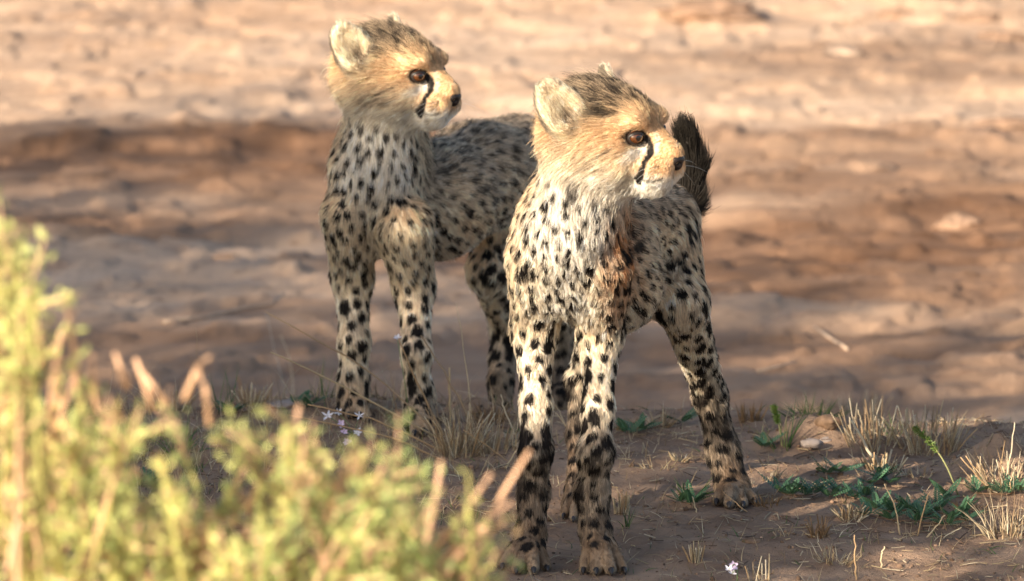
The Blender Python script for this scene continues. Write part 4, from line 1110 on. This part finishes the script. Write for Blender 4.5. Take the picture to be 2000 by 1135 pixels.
# fallen branches and stones out in the bed
BLEACH = mat_plain('bleached_wood', (.46, .34, .25), .8)
def bed_stick(label, pl, r):
    P = np.array([on_ground(px, py) + [0, 0, r * .8] for px, py in pl]); c = P[0]
    V, F = tube_geo(P, np.linspace(r, r * .6, len(P)), 6); o = mesh_obj('fallen_stick', V - c, F, BLEACH, smooth=True); o.location = Vector(c); tag(o, label, 'stick', 'sticks in the river bed')
bed_stick('pale curved stick lying in the river bed left of the cubs', [(320, 632), (400, 622), (470, 606), (530, 597), (556, 575)], .0035)
bed_stick('short pale stick on the dark river bed right of the cubs', [(1655, 685), (1620, 662), (1590, 640)], .003)
bed_stick('thin pale stick near the lip right of the hind leg', [(1480, 728), (1530, 716), (1555, 708)], .0025)
BEDROCK = mat_plain('bed_rock', (.50, .36, .26), .95, .1, .3, 14); BEDCLOD = mat_plain('bed_clod', (.27, .175, .12), .95, .1, .35, 14)
ICO2 = _ico(4)
def rough_lump(r, g, sq):
    V = ICO2[0]; o1 = g.uniform(0, 50, 3)
    d = 1 + 1.0 * (fbm(V + o1, 1.4, 5, 4, .6) - .5) + .35 * (np.abs(vnoise(V + o1, 3.5, 9) - .5) * 2 - .5)
    return V * d[:, None] * r * np.array([g.uniform(1.1, 1.7), g.uniform(.7, 1.1), sq])
for i, (lab, px, py, r, sq, m) in enumerate((
    ('brown clod right of the cubs in the middle of the river bed', 1870, 438, .035, .6, 1),
    ('small dark clod far right in the river bed', 1965, 245, .04, .45, 1),
    ('dark clod at the top right corner of the river bed', 1915, 40, .05, .4, 1), ('brown clod at the top edge right of the cubs', 1385, 20, .075, .4, 1),
    ('dark clod below the top right corner one', 1955, 72, .045, .4, 1), ('small clod alone near the top edge on the right', 1750, 30, .04, .4, 1),
    ('dark pebble in the grey river bed left of the cubs', 440, 505, .018, .5, 1),
    ('pale clod beyond the dark band on the right', 1640, 105, .045, .4, 0))):
    g = np.random.default_rng(900 + i); p = on_ground(px, py); V = rough_lump(r, g, sq)
    o = mesh_obj('river_stone', V, ICO2[1], [BEDROCK, BEDCLOD][m], smooth=True); o.location = Vector(p - [0, 0, r * sq * .15]); tag(o, lab, 'stone', 'stones in the river bed')

# loose litter: straw bits and grit nobody could count
def litter():
    g = np.random.default_rng(77); n = 6500
    x = g.uniform(-.75, .8, n); y = g.uniform(-.45, 1.15, n); m, l = bank_mask(x, y); ok = g.random(n) < (.15 + .85 * l) * (.35 + .65 * sstep(.35, .6, vnoise(_g3(x, y), 9, 4))); x, y = x[ok], y[ok]; n = len(x)
    a = g.uniform(0, 6.28, n); Ln = g.lognormal(-4.45, .55, n); S = 3
    d = np.stack([np.cos(a), np.sin(a)], 1); t = np.linspace(-.5, .5, S); sd = np.stack([-d[:, 1], d[:, 0]], 1); cv = g.normal(0, .12, n)
    X = x[:, None] + (d[:, :1] * t + sd[:, :1] * (t ** 2) * cv[:, None] * 4) * Ln[:, None]; Yy = y[:, None] + (d[:, 1:] * t + sd[:, 1:] * (t ** 2) * cv[:, None] * 4) * Ln[:, None]
    Zz = gz(X.ravel(), Yy.ravel()).reshape(X.shape) + .0018 + np.abs(g.normal(0, .12, n))[:, None] * (t + .5)[None] * Ln[:, None]
    w = g.uniform(.0004, .0011, n)[:, None]
    C = np.stack([X, Yy, Zz], -1); s3 = np.concatenate([sd, np.zeros((n, 1))], 1)[:, None] * w[..., None]
    up = np.array([0, 0, 1.]) * w[..., None]
    V = np.stack([C - s3, C + s3, C + up], 2).reshape(-1, 3); b = (np.arange(n) * 9)[:, None]; F = []
    for i in range(2):
        for j in range(3):
            k = (j + 1) % 3; F.append(b + [i * 3 + j, i * 3 + k, i * 3 + 3 + k, i * 3 + 3 + j])
    pal = np.array([(.50, .38, .22), (.42, .30, .18), (.56, .46, .32), (.25, .16, .10), (.14, .085, .055)])
    c = pal[g.integers(0, 5, n)] * g.uniform(.7, 1.15, (n, 1))
    o = mesh_obj('straw_litter', V, np.concatenate(F), STRAW, attrs={'Col': np.repeat(c, 9, 0)}); tag(o, 'loose bits of straw and twig strewn over the bank soil', 'litter', kind='stuff')
    # grit
    V0, F0 = _ico(1); n = 5000
    x = g.uniform(-.8, .85, n); y = g.uniform(-.5, 1.2, n); r = np.minimum(g.lognormal(-6.75, .55, n), .0045); z = gz(x, y) + r * .2
    V = (np.stack([x, y, z], 1)[:, None] + V0[None] * (r[:, None] * g.uniform(.6, 1.3, (n, 3)))[:, None] * (1 + .2 * g.standard_normal((n, len(V0), 1)))).reshape(-1, 3)
    F = (F0[None] + (np.arange(n) * len(V0))[:, None, None]).reshape(-1, 3)
    c = np.array((.20, .132, .092)) * np.exp(g.normal(0, .35, (n, 1)))
    o = mesh_obj('soil_grit', V, F, mat_attr('grit', .95, spec=.1), attrs={'Col': np.repeat(c, len(V0), 0)}); tag(o, 'crumbs of soil and grit lying over the bank', 'grit', kind='stuff')
litter()
def scattered_grass():                   # thin dry and green blades all along the lip and over the bank
    g = np.random.default_rng(88)
    for nm, lab, n, h, w, pal, seed, mat in (('tall_dry_grass', 'tall thin dry grass by the feet of the cub behind', 420, .075, .0007, DRY, 23, STRAW), ('dry_grass', 'thin dry grass blades scattered over the bank', 5200, .028, .0008, DRY, 3, STRAW), ('green_grass', 'thin green grass blades scattered over the bank', 520, .024, .0010, GRN, 13, BLADE)):
        x = g.uniform(-.8, .85, n * 3); y = g.uniform(-.3, 1.25, n * 3)
        if h > .06: x = g.uniform(-.55, -.02, n * 3); y = g.uniform(.45, 1.12, n * 3)
        m, l = bank_mask(x, y)
        lip = np.exp(-((m - .75) / .2) ** 2)
        ok = g.random(n * 3) < l * (.12 + .5 * lip + .7 * sstep(.52, .70, fbm(_g3(x, y), 7, seed, 3)) + .9 * (x < .02) * (y > .2)); x, y = x[ok][:n], y[ok][:n]
        V, F, T, ids = blades((0, 0), g, len(x), h, 1e-6, w, lean=.9 if h < .06 else .45, curve=1.0)
        off = np.stack([x, y, gz(x, y) - gz(0., 0.)], 1)
        V = V + off[ids]
        cc = np.array([pal[g.integers(len(pal))] * g.uniform(.6, 1.15) for _ in range(len(x))])
        o = mesh_obj(nm, V, [F, T], mat, attrs={'Col': cc[ids]}); tag(o, lab, 'grass', kind='stuff')
scattered_grass()
